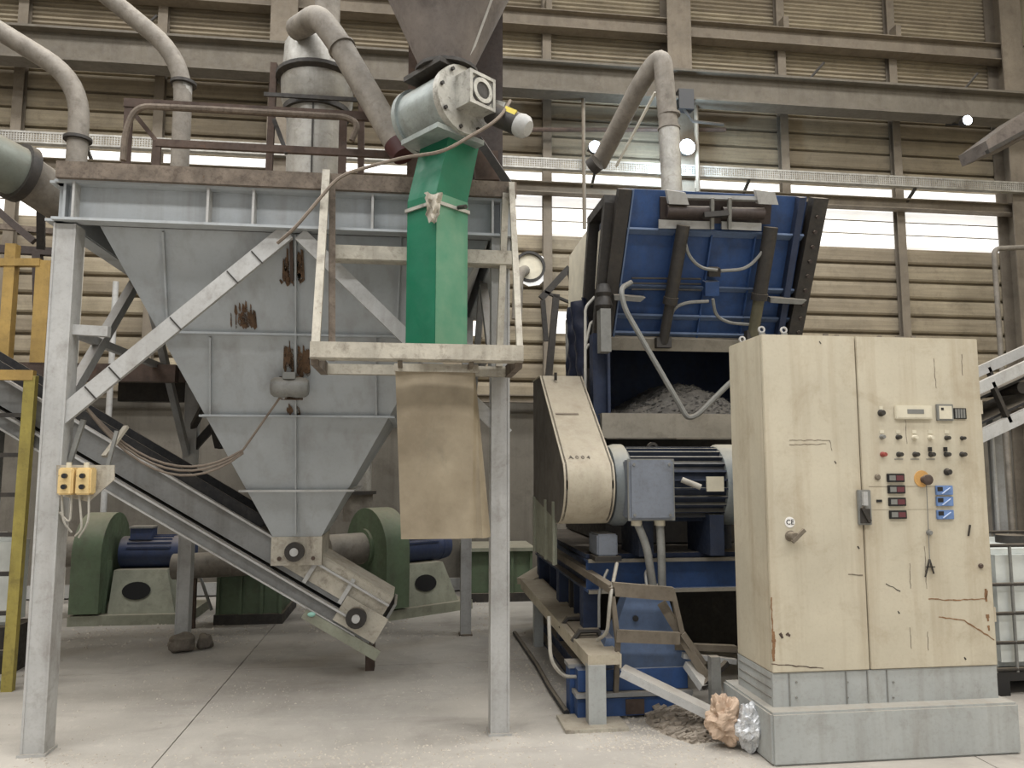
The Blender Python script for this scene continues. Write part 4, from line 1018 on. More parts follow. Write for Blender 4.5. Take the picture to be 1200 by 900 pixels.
# hopper side, rear and top
MB().prism([(SX0, 5.95, 2.62), (SX0 + .03, 5.46, 3.64), (SX0 + .03, 6.9, 3.6), (SX0, 6.9, 2.62)], (-.02, 0, 0)).build('hopper_side', BLUED, sh, smooth=False)
MB().prism([(SX1, 5.95, 2.62), (SX1, 5.46, 3.64), (SX1, 6.9, 3.6), (SX1, 6.9, 2.62)], (.02, 0, 0)).build('hopper_side', BLUED, sh, smooth=False)
MB().prism([(SX0, 6.9, 2.0), (SX1, 6.9, 2.0), (SX1, 6.9, 3.6), (SX0, 6.9, 3.6)], (0, .02, 0)).build('hopper_rear', BLUED, sh, smooth=False)
MB().prism([(SX0, 5.5, 3.6), (SX1, 5.5, 3.6), (SX1, 6.9, 3.6), (SX0, 6.9, 3.6)], (0, 0, .02)).build('hopper_top', BLUED, sh, smooth=False)
for a, b, w in (((SX0 - .04, 5.52, 3.58), (SX0 - .06, 5.95, 2.4), .07), ((SX0 - .06, 5.95, 3.6), (SX0 - .1, 6.2, 2.4), .06), ((SX0 - .04, 5.5, 3.6), (SX0 - .06, 6.0, 3.58), .07)):
    MB().bar(a, b, w, .09, (1, 0, 0)).build('side_frame', DARK, sh, smooth=False)
MB().prism([(SX0 - .08, 6.0, 3.55), (SX0 - .1, 6.75, 3.5), (SX0 - .12, 6.75, 2.75), (SX0 - .12, 6.15, 2.75)], (.015, 0, 0)).build('side_sheet', OFFW, sh, smooth=False)
MB().prism([(SX0 - .05, 5.66, 3.45), (SX0 - .05, 5.84, 3.45), (SX0 - .07, 5.9, 3.0), (SX0 - .07, 5.78, 3.0)], (.015, 0, 0)).build('side_sheet', OFFW, sh, smooth=False)
MB().lathe([(.05, 0), (.07, .03), (.05, .1), (.065, .13), (.04, .2)], (SX0 - .06, 5.66, 2.78), n=12).build('side_actuator', DARK, sh)
MB().box(SX0 - .1, SX0 - .02, 5.6, 5.72, 2.45, 2.78).build('actuator_base', HOSE, sh, smooth=False)
# mouth
MB().box(SX0 - .02, SX0, 5.72, 6.9, 1.85, 2.62).build('mouth_cheek', BLUED, sh, smooth=False)
MB().box(SX1, SX1 + .02, 5.72, 6.9, 1.85, 2.62).build('mouth_cheek', BLUED, sh, smooth=False)
MB().box(SX0 - .12, SX0 - .02, 5.78, 5.9, 1.8, 2.62).build('mouth_post', BLUED, sh, smooth=False)
MB().box(SX0 - .1, SX1 + .1, 5.6, 5.66, 1.8, 1.975).build('ledge', LEDGE, sh, smooth=False)
MB().box(SX0 - .1, SX1 + .1, 5.66, 6.9, 1.86, 1.9).build('ledge_top', LEDGE, sh, smooth=False)
MB().box(SX0 - .1, SX1 + .1, 5.6, 5.72, 1.975, 1.985).build('ledge_lip', LEDGE, sh, smooth=False)
MB().box(SX0 - .02, SX1 + .05, 5.85, 7.4, 1.0, 1.8).build('cutter_housing', DARK, sh, smooth=False)
# base frame
def ib(p, q, w=.14, h=.22, mat=BLUE, nm='base_beam'):
    return MB().ibeam(p, q, w, h, .018).build(nm, mat, sh, smooth=False)
ib((1.2, 5.3, .84), (3.2, 5.3, .84)); ib((1.27, 5.37, .84), (1.27, 7.4, .84), mat=BLUED); ib((3.1, 5.37, .84), (3.1, 7.4, .84), mat=BLUED)  # side beams take the deeper blue for the shade of the overhang
for z in (.738, .945): MB().box(1.2, 3.2, 5.225, 5.24, z - .012, z + .012).build('beam_edge', LEDGE, sh, smooth=False)
ib((1.2, 7.45, .84), (3.2, 7.45, .84), mat=BLUED)
MB().box(1.2, 3.2, 5.3, 7.4, .955, .985).build('bed_plate', BLUED, sh, smooth=False)
for x, y in ((1.2, 5.4), (1.2, 6.3), (1.2, 7.3), (3.1, 5.4), (3.1, 7.3), (1.9, 7.3)):
    MB().box(x, x + .12, y, y + .12, .12, .73).build('base_leg', BLUED, sh, smooth=False)
MB().box(1.3, 1.315, 5.5, 7.35, .18, .73).build('side_plate', BLUED, sh, smooth=False)
for y in (5.62, 5.9, 6.6, 6.95): MB().box(1.24, 1.3, y, y + .02, .18, .73).build('side_rib', BLUED, sh, smooth=False)
ib((1.27, 5.0, .09), (1.27, 7.5, .09), .16, .18, BLUED, 'skid_beam'); ib((3.1, 5.0, .09), (3.1, 7.5, .09), .16, .18, BLUED, 'skid_beam')
MB().box(1.25, 3.15, 6.1, 6.16, .12, .73).build('rear_screen', DARK, sh, smooth=False)
MB().box(1.05, 1.8, 4.92, 5.2, .02, .13).build('front_skid', BLUE, sh, smooth=False)
MB().box(1.04, 1.8, 4.9, 5.2, .14, .165).build('skid_shelf', GREY, sh, smooth=False)
MB().box(1.06, 1.78, 4.94, 5.2, .17, .3).build('front_skid', BLUE, sh, smooth=False)
MB().box(1.36, 1.48, 4.91, 4.92, .03, .12).build('rust_plate', RUST, sh, smooth=False)
MB().box(1.03, 1.12, 5.05, 5.18, .0, .29).build('corner_leg', BLUE, sh, smooth=False)
MB().box(1.02, 1.13, 5.04, 5.19, .29, .315).build('leg_cap', GREY, sh, smooth=False)
# blue trapezoid gear cover on the skid
gcov = MB(); gcov.hexa([(1.2, 4.97, .3), (1.88, 4.97, .3), (1.86, 5.3, .3), (1.22, 5.3, .3), (1.26, 5.0, .48), (1.78, 5.0, .48), (1.76, 5.25, .48), (1.28, 5.25, .48)])
cvr = gcov.build('gear_cover', BLUEL, sh, smooth=False)
MB().hexa([(1.31, 5.01, .48), (1.76, 5.01, .48), (1.74, 5.24, .48), (1.33, 5.24, .48), (1.42, 5.03, .77), (1.68, 5.03, .77), (1.66, 5.22, .77), (1.44, 5.22, .77)]).build('cover_top', BLUEL, cvr, smooth=False)
MB().box(1.4, 1.7, 5.0, 5.24, .77, .785).build('cover_lid', FRAME, cvr, smooth=False)
MB().cyl((1.46, 5.012, .6), (1.46, 5.004, .6), .02, n=12).build('cover_hole', BLACKP, cvr)
# brown bracket frame in front
bf = thing('brown_gate_frame', 'brown steel bracket frame standing in front of the blue gear cover', 'frame', (1.5, 4.86, .3))
def gb_(p, q, w=.05, h=.05, mat=BROWNS, nm='bar', up=(0, 0, 1)): return MB().bar(p, q, w, h, up).build(nm, mat, bf, smooth=False)
zt_g = .76
P1, P2 = at(717, 690, y=4.86), at(788, 696, y=4.86)
gb_(P1, P2, .04, .085); gb_(at(722, 745, y=4.84), at(796, 748, y=4.84), .03, .075)
gb_(at(716, 688, y=4.86), at(724, 752, y=4.86), .04, .03); gb_(at(787, 690, y=4.86), at(799, 742, y=4.86), .035, .03)
gb_(at(799, 742, y=4.86), at(824, 778, y=4.86), .05, .04); gb_(at(775, 706, y=4.95), at(835, 805, y=4.8), .05, .05)
gb_(P1, at(640, 640, y=6.3), .05, .05)
gb_(at(724, 752, y=4.86), V((1.3, 4.93, .15)), .03, .03)
# belts, cables around it
cable(fillet([at(723, 660, y=5.0), at(715, 700, y=4.8), at(712, 742, y=4.9), at(700, 750, y=5.0)], .1), .012, HOSEW, 'pale cable hanging in front of the blue base beam', 'cable')
cable(fillet([at(712, 668, y=5.1), at(702, 690, y=5.0), at(702, 735, y=5.0)], .1), .01, HOSE, 'grey cable hanging behind the brown bracket frame', 'cable')
cable(fillet([at(758, 688, y=5.0), at(756, 670, y=5.05), at(762, 665, y=5.1), at(766, 690, y=5.05)], .05), .01, HOSE, 'thin grey cable looping over the blue base beam by the conduits', 'cable')
cable(fillet([at(643, 722, y=4.95), at(645, 775, y=4.9), at(660, 793, y=4.95), at(676, 793, y=5.0)], .15), .012, HOSEW, 'pale hose hanging in a loop below the cream cable channel', 'hose')

# V-shaped pipe hanging in front of the mouth
cable(fillet([fpx(733, 326, .16), at(727, 338, y=5.45), at(732, 362, y=5.45), at(806, 491, y=5.4), at(818, 486, y=5.4), at(858, 446, y=5.35), at(880, 430, y=5.35)], .07, 5), .02, HOSE,
      'grey hose hanging in a V across the shredder mouth', 'hose', 'hanging_hose', 8)

# heap of shredded material inside the mouth
hp_ = MB()
def heap(u, v):
    x = SX0 + .02 + u * (SX1 - SX0 - .04); y = 5.74 + v * 1.1
    h = .06 + .34 * math.exp(-((x - 2.25) ** 2) / .2) * (1 - math.exp(-v * 5)) + .04 * noise.noise((x * 8, y * 8, 0)) + .025 * noise.noise((x * 25, y * 25, 2))
    return (x, y, 1.9 + max(.005, h * min(1, .25 + v * 3)))
hp_.grid(heap, 90, 50)
hpo = hp_.build('shredded_heap', SHRED, None, 'grey heap of shredded material in the shredder mouth', 'heap', kind='stuff')
m = MB(); r = random.Random(3)
for i in range(1400):
    u, v = r.random(), r.random() ** 1.3; x, y, z = heap(u, v); s_ = r.uniform(.006, .014)
    m.bar((x - s_, y, z), (x + s_, y + r.uniform(-s_, s_), z + r.uniform(0, s_)), s_, s_ * .5)
m.build('shredded_flakes', SHRED, hpo, kind='stuff', smooth=False)

# ------------------------------------------------------------------ belt guard
bgd = thing('belt_guard', 'tall cream belt guard slanting forward beside the electric motor', 'guard', (1.15, 5.5, .7))
gx0, gx1 = 1.0, 1.3
def YZ(px, py): p = at(px, py, x=gx0); return (p.y, p.z)
prof = [YZ(635, 440), YZ(664, 546)]
cy_, cz_ = prof[1][0] + .2, 1.44; rr = .27
prof = [(5.95, 2.3)] + [(5.28 + .3 * math.cos(a), 1.47 + .27 * math.sin(a)) for a in [math.radians(150 + 120 * k / 10) for k in range(11)]]
prof += [(6.35, 1.34), (6.35, 2.3)]
side = MB().prism([(gx0, y, z) for y, z in prof], (.012, 0, 0)).build('side_plate', GUARDS, bgd, smooth=False)
MB().prism([(gx1 + .02, y, z) for y, z in prof], (-.012, 0, 0)).build('side_plate', GUARDS, bgd, smooth=False)
bnd = MB(); w0 = gx0 - .012; w1 = gx1 + .03; pp_ = [(6.35, 2.3)] + prof[:-2]
vs = []; fs = []
for i, (y, z) in enumerate(pp_):
    vs += [(w0, y, z), (w1, y, z), (w0, y + .012, z - .006), (w1, y + .012, z - .006)]
for i in range(len(pp_) - 1):
    a = 4 * i; fs += [(a, a + 1, a + 5, a + 4), (a + 2, a + 6, a + 7, a + 3), (a, a + 4, a + 6, a + 2), (a + 1, a + 3, a + 7, a + 5)]
fs += [(0, 2, 3, 1), (len(vs) - 4, len(vs) - 3, len(vs) - 1, len(vs) - 2)]
bnd.add(vs, fs); bd = bnd.build('front_band', CREAM, bgd)
slope = (V((0, prof[0][0], prof[0][1])) - V((0, prof[1][0], prof[1][1]))).normalized()
def band(k, o=.004):
    p = V((0, prof[1][0], prof[1][1])).lerp(V((0, prof[0][0], prof[0][1])), k); nn = V((0, -slope.z, slope.y)); return p + nn * o
for k, x_ in ((.06, 1.11), (.52, 1.1)):
    q = band(k)
    if k < .3: lettering('lettering', 'A 0 0 4', .05, DARK, (x_, q.y, q.z), (1, 0, 0), slope, bgd, 'faded dark stencilled characters')
    else: MB().bar((1.03, q.y, q.z), (1.2, q.y, q.z), .02, .003, V((0, -slope.z, slope.y))).build('faded_mark', RUSTD, bgd, smooth=False)
q = band(.93, .03); MB().cyl((1.1, q.y, q.z - .02), (1.1, q.y, q.z + .04), .012, n=8).build('screw', DARK, bgd)
MB().box(gx0 + .005, gx0 + .02, 5.42, 6.3, .9, 1.36).build('lower_panel', FANGL, bgd, smooth=False)
for y in (5.42, 5.75, 6.28): MB().box(gx0 - .015, gx0 + .005, y - .02, y + .02, .9, 1.34).build('lower_rib', FANGL, bgd, smooth=False)

# ------------------------------------------------------------------ main motor
mc = V((0, 5.32, 1.46)); em = thing('electric_motor', 'big dusty electric motor with grey terminal box under the shredder mouth', 'motor', (2.0, 5.32, .985))
R0 = .25
MB().lathe([(.2, 1.34), (.27, 1.36), (.285, 1.4), (.285, 1.46), (.26, 1.48)], (0, mc.y, mc.z), (1, 0, 0), 30).build('drive_flange', MOTG, em)
MB().lathe([(.235, 1.46), (.235, 2.16)], (0, mc.y, mc.z), (1, 0, 0), 30).build('body', MOTB, em)
for k in range(26):
    a = math.radians(-70 + k * 13.0)
    d = V((0, -math.cos(a), math.sin(a)))
    p = V((1.48, mc.y, mc.z)) + d * .245; q = V((2.15, mc.y, mc.z)) + d * .245
    MB().bar(p, q, .012, .045, d).build('cooling_fin', MOTB, em, smooth=False)
MB().lathe([(.27, 2.14), (.285, 2.16), (.285, 2.62), (.24, 2.7), (.05, 2.72)], (0, mc.y, mc.z), (1, 0, 0), 30).build('fan_cowl', MOTG, em)
tbx0, tbx1 = at(738, 575, y=4.93).x, at(790, 575, y=4.93).x; tz0, tz1 = at(760, 609, y=4.93).z, at(760, 539, y=4.93).z
tx = MB().box(tbx0, tbx1, 4.93, 5.12, tz0, tz1).build('terminal_box', BOXG, em, bevel=.012)
MB().box(tbx0 - .008, tbx1 + .008, 4.945, 4.96, tz0 - .008, tz1 + .008).build('lid_seam', GREYP, tx, smooth=False)
for sx in (tbx0 + .03, tbx1 - .03):
    for zz in (tz0 + .03, tz1 - .03): MB().cyl((sx, 4.93, zz), (sx, 4.922, zz), .01, n=8).build('screw', GREYP, tx)
MB().box(1.98, 2.1, 5.03, 5.045, 1.42, 1.52).build('rating_plate', OFFW, em, smooth=False)
MB().cyl((1.8, 5.02, 1.5), (1.92, 4.99, 1.45), .02, n=10).build('cable_gland', HOSEW, em)
for x in (1.52, 2.02): MB().box(x, x + .1, 5.1, 5.54, .985, 1.26).build('foot', MOTB, em, smooth=False)
MB().ring((1.7, 5.32, 1.72), (1.7, 5.35, 1.72), .02, .04).build('lifting_eye', DARK, em)
for px, qx, lab in ((746, 766, 'grey flexible conduit dropping from the terminal box, nearer the belt guard'), (773, 776, 'grey flexible conduit dropping from the terminal box, farther from the belt guard')):
    t = thing('flexible_conduit', lab, 'conduit', at(qx, 692, y=5.05))
    pts = fillet([at(px, 611, y=5.02), at(px + (qx - px) * .6, 640, y=5.0), at(qx, 692, y=5.05)], .15)
    MB().tube(pts, .027, 10).build('sleeve', HOSE, t)
    MB().cyl(at(px, 607, y=5.02), at(px, 616, y=5.02), .036, n=12).build('gland', OFFW, t)
# grey block left of the conduits
t = thing('grey_block', 'grey steel block on the blue beam below the drive flange', 'block', at(712, 660, y=5.2))
MB().box(at(700, 640, y=5.15).x, at(724, 640, y=5.15).x, 5.15, 5.4, .985, at(710, 626, y=5.15).z).build('body', BOXG, t, bevel=.01)
MB().box(at(700, 640, y=5.15).x - .02, at(724, 640, y=5.15).x + .02, 5.13, 5.42, .955, .985).build('foot_plate', DARK, t, smooth=False)
t = thing('round_tank', 'small dark blue cylinder on the blue beam beside the cabinet', 'cylinder', at(842, 655, y=5.6))
pz_ = at(842, 655, y=5.6); MB().cyl((pz_.x, 5.6, .985), (pz_.x, 5.6, 1.2), .1, n=18).build('body', BLUED, t); MB().cyl((pz_.x, 5.6, 1.2), (pz_.x, 5.6, 1.22), .105, n=18).build('lid', BLUED, t)

# ------------------------------------------------------------------ cream cable channel along the machine foot
ch = thing('cable_channel', 'cream steel cable channel on a post running along the shredder foot', 'channel', (1.15, 4.83, 0))
ca, cbn = V((1.2, 4.8, .395)), V((1.13, 7.3, .5))
MB().bar(ca, cbn, .19, .06).build('trough', CREAM, ch, smooth=False)
for s_ in (-1, 1): MB().bar(ca + V((.1 * s_, 0, -.01)), cbn + V((.1 * s_, 0, -.01)), .012, .085).build('flange', CREAM, ch, smooth=False)
MB().bar(cbn + V((-.06, .02, 0)), cbn + V((.4, .5, .15)), .19, .06).build('trough_end', CREAM, ch, smooth=False)
MB().bar(V((1.19, 5.2, .43)), V((1.19, 5.7, .45)), .14, .05).build('pad', BROWNS, ch, smooth=False)
for y_ in (5.2, 5.62): MB().tube([V((1.08, y_, .42)), V((1.13, y_, .49)), V((1.25, y_, .49)), V((1.3, y_, .42))], .02, 6).build('strap', DARK, ch)
MB().box(1.09, 1.2, 4.78, 4.86, .02, .37).build('post', PLINTH, ch, smooth=False)
MB().box(.93, 1.32, 4.7, 5.0, 0, .02).build('base_plate', DIRTYW, ch, smooth=False)
MB().box(1.09, 1.17, 6.9, 6.98, 0, .46).build('post', PLINTH, ch, smooth=False)
p0, p1 = at(730, 782, y=4.8), at(846, 838, y=4.52); p1.z = max(p1.z, .02)
ra = thing('sloping_channel', 'pale metal channel sloping from the cable channel down to the floor', 'channel', p1)
MB().bar(p0, p1, .11, .012).build('web', FRAME, ra, smooth=False)
dd_ = (p1 - p0).normalized(); sdv = dd_.cross(V((0, 0, 1))).normalized()
for s_ in (-1, 1): MB().bar(p0 + sdv * .055 * s_ - V((0, 0, .02)), p1 + sdv * .055 * s_ - V((0, 0, .02)), .012, .05).build('flange', FRAME, ra, smooth=False)
# loose bars and rubble between skid and cabinet
for a, b, w, lab in (((790, 757, 5.0), (862, 760, 5.0), .05, 'brown bar lying across behind the cabinet foot'), ((800, 768, 4.9), (862, 775, 4.9), .04, 'grey bar lying across behind the cabinet foot'),
                     ((822, 806, 4.75), (852, 776, 4.8), .035, 'short dark bar leaning near the cabinet foot'), ((806, 778, 4.9), (826, 806, 4.75), .06, 'pale flat bar leaning beside the blue skid')):
    MB().bar(at(a[0], a[1], y=a[2]), at(b[0], b[1], y=b[2]), w, w * .8).build('loose_bar', BROWNS if 'brown' in lab else (DARK if 'dark' in lab else FRAME), None, lab, 'bar', smooth=False)
MB().box(1.84, 1.9, 4.68, 4.74, 0, .42).build('floor_stub', HOSE, None, 'short grey steel stub standing beside the plinth', 'post', smooth=False)

MB().tube([(1.0, 5.02, .02), (.99, 5.6, .02), (1.0, 6.2, .02), (.99, 6.8, .02), (.98, 7.4, .02)], .02, 8).build('shade_strip_hose', BLACK, None, 'black hose on the floor along the cream cable channel, darkening its shaded strip', 'hose')  # black hose that also carries the shadow strip beside the channel
# rubble swept up between skid and cabinet
rb = MB()
def rubf(u, v):
    x = 1.46 + u * .5; y = 4.4 + v * .85
    e = 1 - ((u * 2 - 1) ** 2 + (v * 2 - 1) ** 2) - .35 * abs(noise.noise((x * 6, y * 6, 8)))
    return (x, y, -.012 + max(0, min(1, e * 1.4 + .1)) * (.07 + .04 * noise.noise((x * 9, y * 9, 3)) + .025 * noise.noise((x * 26, y * 26, 1))))
rb.grid(rubf, 40, 60)
rr_ = random.Random(21)
for i in range(500):
    u, v = rr_.uniform(.08, .92), rr_.uniform(.05, .95); x, y, z = rubf(u, v); s_ = rr_.uniform(.008, .026)
    if z < .004: continue
    rb.bar((x - s_, y, z), (x + s_, y + rr_.uniform(-s_, s_), z + rr_.uniform(0, s_)), s_ * 1.2, s_ * .8)
rb.build('rubble_heap', RUBBLE, None, 'low heap of broken rubble between the blue skid and the cabinet', 'rubble', kind='stuff', smooth=False)

# bags
def bag(p, r, sq, seed, mat, nm, label):
    m = MB().ball((0, 0, 0), 1, n=28); vs = []
    for v in m.v:
        k = 1 + .3 * noise.noise(v * 1.7 + V((seed, 0, 0))) - .5 * abs(noise.noise(v * 2.1 + V((0, seed, 0)))) - .12 * abs(noise.noise(v * 5 + V((seed, 0, 2))))
        vs.append(V((v.x * r * sq[0] * k, v.y * r * sq[1] * k, v.z * r * sq[2] * k)))
    lo = min(v.z for v in vs); m.v = [v + V(p) - V((0, 0, lo + .004)) for v in vs]
    return m.build(nm, mat, None, label, 'bag', smooth=False)
bag(at(858, 882, z=0) + V((0, .08, 0)), .135, (.85, .8, 1.1), 2, BAGB, 'paper_bag', 'crumpled brown paper bag by the cabinet base')
bag(at(885, 886, z=0) + V((0, .05, 0)), .11, (.8, .7, 1.2), 8, BAGS, 'film_bag', 'crumpled silver and black plastic film beside the paper bag')

# blue tarp and props left of the hopper
tp_ = MB()
def tarpf(u, v):
    z = 2.95 - v * .64; y = 6.0 + u * .55
    return (SX0 - .16 + .035 * math.sin(u * 14 + v * 3) + .03 * noise.noise((u * 4, v * 5, 0)), y, z)
tp_.grid(tarpf, 26, 22, thick=(.01, 0, 0))
tp_.build('navy_tarpaulin', TARPB, None, 'dark navy tarpaulin hanging on the side of the feed hopper', 'tarpaulin')
for i, pts in enumerate(([(686, 475), (686, 360), (697, 348)], [(686, 405), (692, 378), (698, 376)], [(686, 410), (690, 402), (698, 412), (701, 435)])):
    cable(fillet([at(*p, y=5.98) for p in pts], .04), .012, WHITE, ['long white pipe standing against the navy tarpaulin', 'short white branch of pipe on the navy tarpaulin', 'bent white pipe at the foot of the navy tarpaulin'][i], 'pipe', 'white_pipe')
wf = MB()
def filmf(u, v):
    return at(676 + u * 9 + 3 * noise.noise((u * 3, v * 5, 1)), 385 + v * 26 + 3 * noise.noise((u * 5, v * 3, 4)), y=6.4 + .05 * noise.noise((u * 6, v * 6, 2)))
wf.grid(filmf, 10, 14, thick=.004); wf.build('white_film', WHITE, None, 'scrap of white plastic film caught beside the navy tarpaulin', 'film')
wf = MB()
def filmf(u, v):
    return at(702 + u * 12 - 4 * v + 3 * noise.noise((u * 3, v * 5, 9)), 360 + v * 60, y=5.86 + .04 * noise.noise((u * 6, v * 6, 5)))
wf.grid(filmf, 8, 16, thick=.004); wf.build('white_film', WHITE, None, 'long scrap of white plastic film on the hopper side frame', 'film')
st_ = thing('propped_frame', 'dark steel prop frame leaning on the wall behind the belt guard', 'frame', at(645, 440, y=8.0))
for a, b, w in (((634, 350), (667, 314), .07), ((652, 345), (643, 440), .07), ((636, 352), (640, 400), .05), ((638, 342), (676, 358), .025), ((667, 318), (672, 334), .05)):
    MB().bar(at(*a, y=8.0), at(*b, y=8.0), w, .05, (0, -1, 0)).build('bar', DARK, st_, smooth=False)
p_ = at(643, 440, y=8.0); MB().box(p_.x - .05, p_.x + .05, 7.95, 8.05, 0, p_.z).build('leg', DARK, st_, smooth=False)
p_ = at(667, 440, y=7.6); MB().bar((p_.x, 7.6, 0), (p_.x, 7.6, at(667, 375, y=7.6).z), .06, .06).build('grey_prop', HOSE, None, 'grey steel prop standing behind the belt guard', 'post', smooth=False)

# ------------------------------------------------------------------ inverted-V duct above the hopper
vd = thing('inverted_v_duct', 'dusty duct shaped like an inverted V rising from the blue feed hopper', 'duct', at(788, 235, y=6.2))
yv = 6.2
pts = [at(788, 240, y=yv), at(783, 150, y=yv), at(776, 62, y=yv), at(752, 95, y=yv + .2), at(702, 192, y=yv + .9)]
MB().tube(fillet(pts[:1] + [at(784, 152, y=yv)], .02), .09, 20).build('riser', GALV, vd)
MB().tube(fillet([at(784, 155, y=yv)] + pts[2:], .2, 8), .084, 20).build('bend', DUCT, vd)
for py in (136, 152):
    c = at(784, py, y=yv); MB().ring(c, c + V((0, 0, .02)), .082, .098, 22).build('joint_ring', DUCT, vd)
q_ = at(788, 240, y=yv); MB().cyl((q_.x, yv, 3.62), (q_.x, yv, q_.z + .02), .088, n=20).build('lower_riser', GALV, vd); MB().cyl((q_.x, yv, 3.62), (q_.x, yv, 3.66), .13, n=20).build('foot_flange', HOSE, vd)
MB().tube([at(664 + 36, 190, y=6.9), at(655 + 38, 196, y=6.95)], .085, 16).build('cut_end', DARK, vd)
MB().bar(at(768, 108, y=6.35), at(722, 195, y=7.0), .02, .02).build('stay_wire', WHITE, vd, smooth=False)

# ------------------------------------------------------------------ control cabinet
CX0, CX1, CYF, CYB, CZ0, CZ1 = 1.985, 3.34, 4.15, 4.62, .455, 2.35
cb_ = thing('control_cabinet', 'tall cream two-door electrical control cabinet on a grey plinth', 'cabinet', ((CX0 + CX1) / 2, 4.38, CZ0))
MB().box(CX0, CX1, CYF + .02, CYB, CZ0, CZ1).build('body', CAB, cb_, bevel=.006)
XS = at(1011, 590, y=CYF).x
d1 = MB().box(CX0 - .002, XS - .004, CYF, CYF + .02, CZ0 + .004, CZ1 - .002).build('door', CAB, cb_, bevel=.004)
d2 = MB().box(XS + .004, CX1 + .002, CYF, CYF + .02, CZ0 + .004, CZ1 - .002).build('door', CAB, cb_, bevel=.004)
def cp(px, py, o=0.): p = at(px, py, y=CYF); return V((p.x, CYF - o, p.z))
def crect(px0, py0, px1, py1, o, nm, mat, parent=d2, bevel=0, base=0.):
    a, b = cp(px0, py1), cp(px1, py0)
    return MB().box(a.x, b.x, CYF - o, CYF - base, a.z, b.z).build(nm, mat, parent, smooth=bool(bevel), bevel=bevel)
def knob(px, py, r, nm, mat, parent=d2, o=.03, n=14):
    p = cp(px, py); MB().lathe([(r * 1.25, 0), (r * 1.25, .006), (r, .008), (r, o - .004), (r * .85, o)], p, (0, -1, 0), n).build(nm, mat, parent)
# latch
h_ = crect(1005, 574, 1018, 615, .02, 'latch', HOSE, d2, .003)
crect(1008, 576, 1012, 592, .04, 'latch_lever', FRAME, h_, base=.02)
MB().bar(cp(1007, 594, .03), cp(1016, 611, .03), .012, .02).build('latch_bar', DARK, h_, smooth=False)
crect(1006, 596, 1017, 613, .024, 'latch_recess', DARK, h_, base=.02)
# left door furniture
knob(926, 628, .025, 'door_knob', BROWNS, d1, .06); MB().bar(cp(923, 634, .055), cp(937, 620, .055), .018, .02).build('knob_lever', BROWNS, d1, smooth=False)
st = MB().lathe([(.03, 0), (.03, .002)], cp(925.5, 612), (0, -1, 0), 24).build('sticker', STICK, d1)
lettering('sticker_lettering', 'CE', .04, BLACKP, cp(925.5, 612, .003), (1, 0, 0), (0, 0, 1), st)
# right door controls
knob(1032, 484, .016, 'toggle', KNOB); crect(1030, 476, 1034, 480, .004, 'tag', OFFW)
dp_ = crect(1048, 475.5, 1090, 491.5, .018, 'display_panel', OFFW, bevel=.004)
crect(1050, 477.5, 1088, 489.5, .0195, 'display_face', OFFW, dp_, base=.018); crect(1061, 480, 1080, 485, .021, 'display_window', GREYP, dp_, base=.0195)
mt_ = crect(1097, 474, 1115, 493, .014, 'meter', GREYP, bevel=.002); crect(1099, 476, 1113, 491, .017, 'meter_face', OFFW, mt_, base=.014); crect(1100.5, 478, 1103.5, 481, .018, 'meter_mark', BLACKP, mt_, base=.017)
gr = crect(1117.5, 478.5, 1131, 491, .008, 'grille', BLACKP)
for k in range(4): crect(1118.5 + k * 3.1, 479.5, 1120 + k * 3.1, 490, .011, 'grille_bar', GREYP, gr, base=.008)
for i, px in enumerate((1033, 1052, 1071, 1089.5, 1109, 1127)):
    knob(px, 512 + i * .3, .0115 if i < 5 else .01, 'button', (GREYP, KNOB, OFFW, OFFW, KNOB, KNOB)[i], o=.03)
    if i < 5: crect(px - 2, 504, px + 2.5, 508, .003, 'tag', OFFW)
for i, px in enumerate((1034, 1053, 1072, 1090.5, 1108.5, 1127)):
    knob(px, 532.5, .0125, 'button', (REDW, KNOB, KNOB, KNOB, KNOB, KNOB)[i], o=.035)
    if i in (3, 4): crect(px - 3, 524, px - 1, 529, .02, 'switch_pointer', BLACKP)
    if i in (1, 2, 3): crect(px - 5, 537.5, px + 5, 538.5, .002, 'caption', GREYP)
knob(1109.5, 553, .017, 'button', DARK, o=.03)
for i, py in enumerate((560, 573.5, 588, 603)):
    x0 = 1039 + i * .9
    dsp = crect(x0, py - 5, x0 + 19.5, py + 5, .012, 'readout', BLACKP, bevel=.002)
    crect(x0 + 10, py - 3, x0 + 18, py + 3, .0135, 'readout_red', MAROON, dsp, base=.012); crect(x0 + 2, py - 3, x0 + 9, py + 3, .0135, 'readout_window', GREYP, dsp, base=.012)
knob(1028, 559, .014, 'button', BROWNS, o=.012); crect(1027, 585.5, 1033, 588.5, .006, 'slot', BLACKP)
c_ = cp(1080, 561); MB().lathe([(.048, 0), (.048, .004)], c_, (0, -1, 0), 24).build('orange_disc', ORANGE, d2)
MB().lathe([(.02, .004), (.022, .03), (.03, .034), (.03, .05), (.02, .056)], cp(1081.5, 562), (0, -1, 0), 18).build('stop_button', RUST, d2)
for i, py in enumerate((574.5, 587.5, 603)):
    x0 = 1096 + i * .6
    tg = crect(x0, py - 5.5, x0 + 19, py + 5.5, .012, 'blue_readout', LBLUE, bevel=.002)
    a = cp(x0 + 6, py + 4, .013); MB().bar(a, cp(x0 + 15, py - 3, .013), .012, .004).build('glint_strip', GLINT, tg, smooth=False)  # pale bar painted as the glint on the readout
    crect(x0 + 1, py - 4, x0 + 7, py + 1, .0135, 'readout_window', BLACKP, tg, base=.012)
for py in (570, 597): crect(1018, py - .4, 1096, py + .2, .0015, 'engraved_line', RUSTD)
MB().tube([cp(1083, 568, .02), cp(1086, 610, .012), cp(1088, 660, .012)], .0025, 5).build('key_string', GREYP, d2)
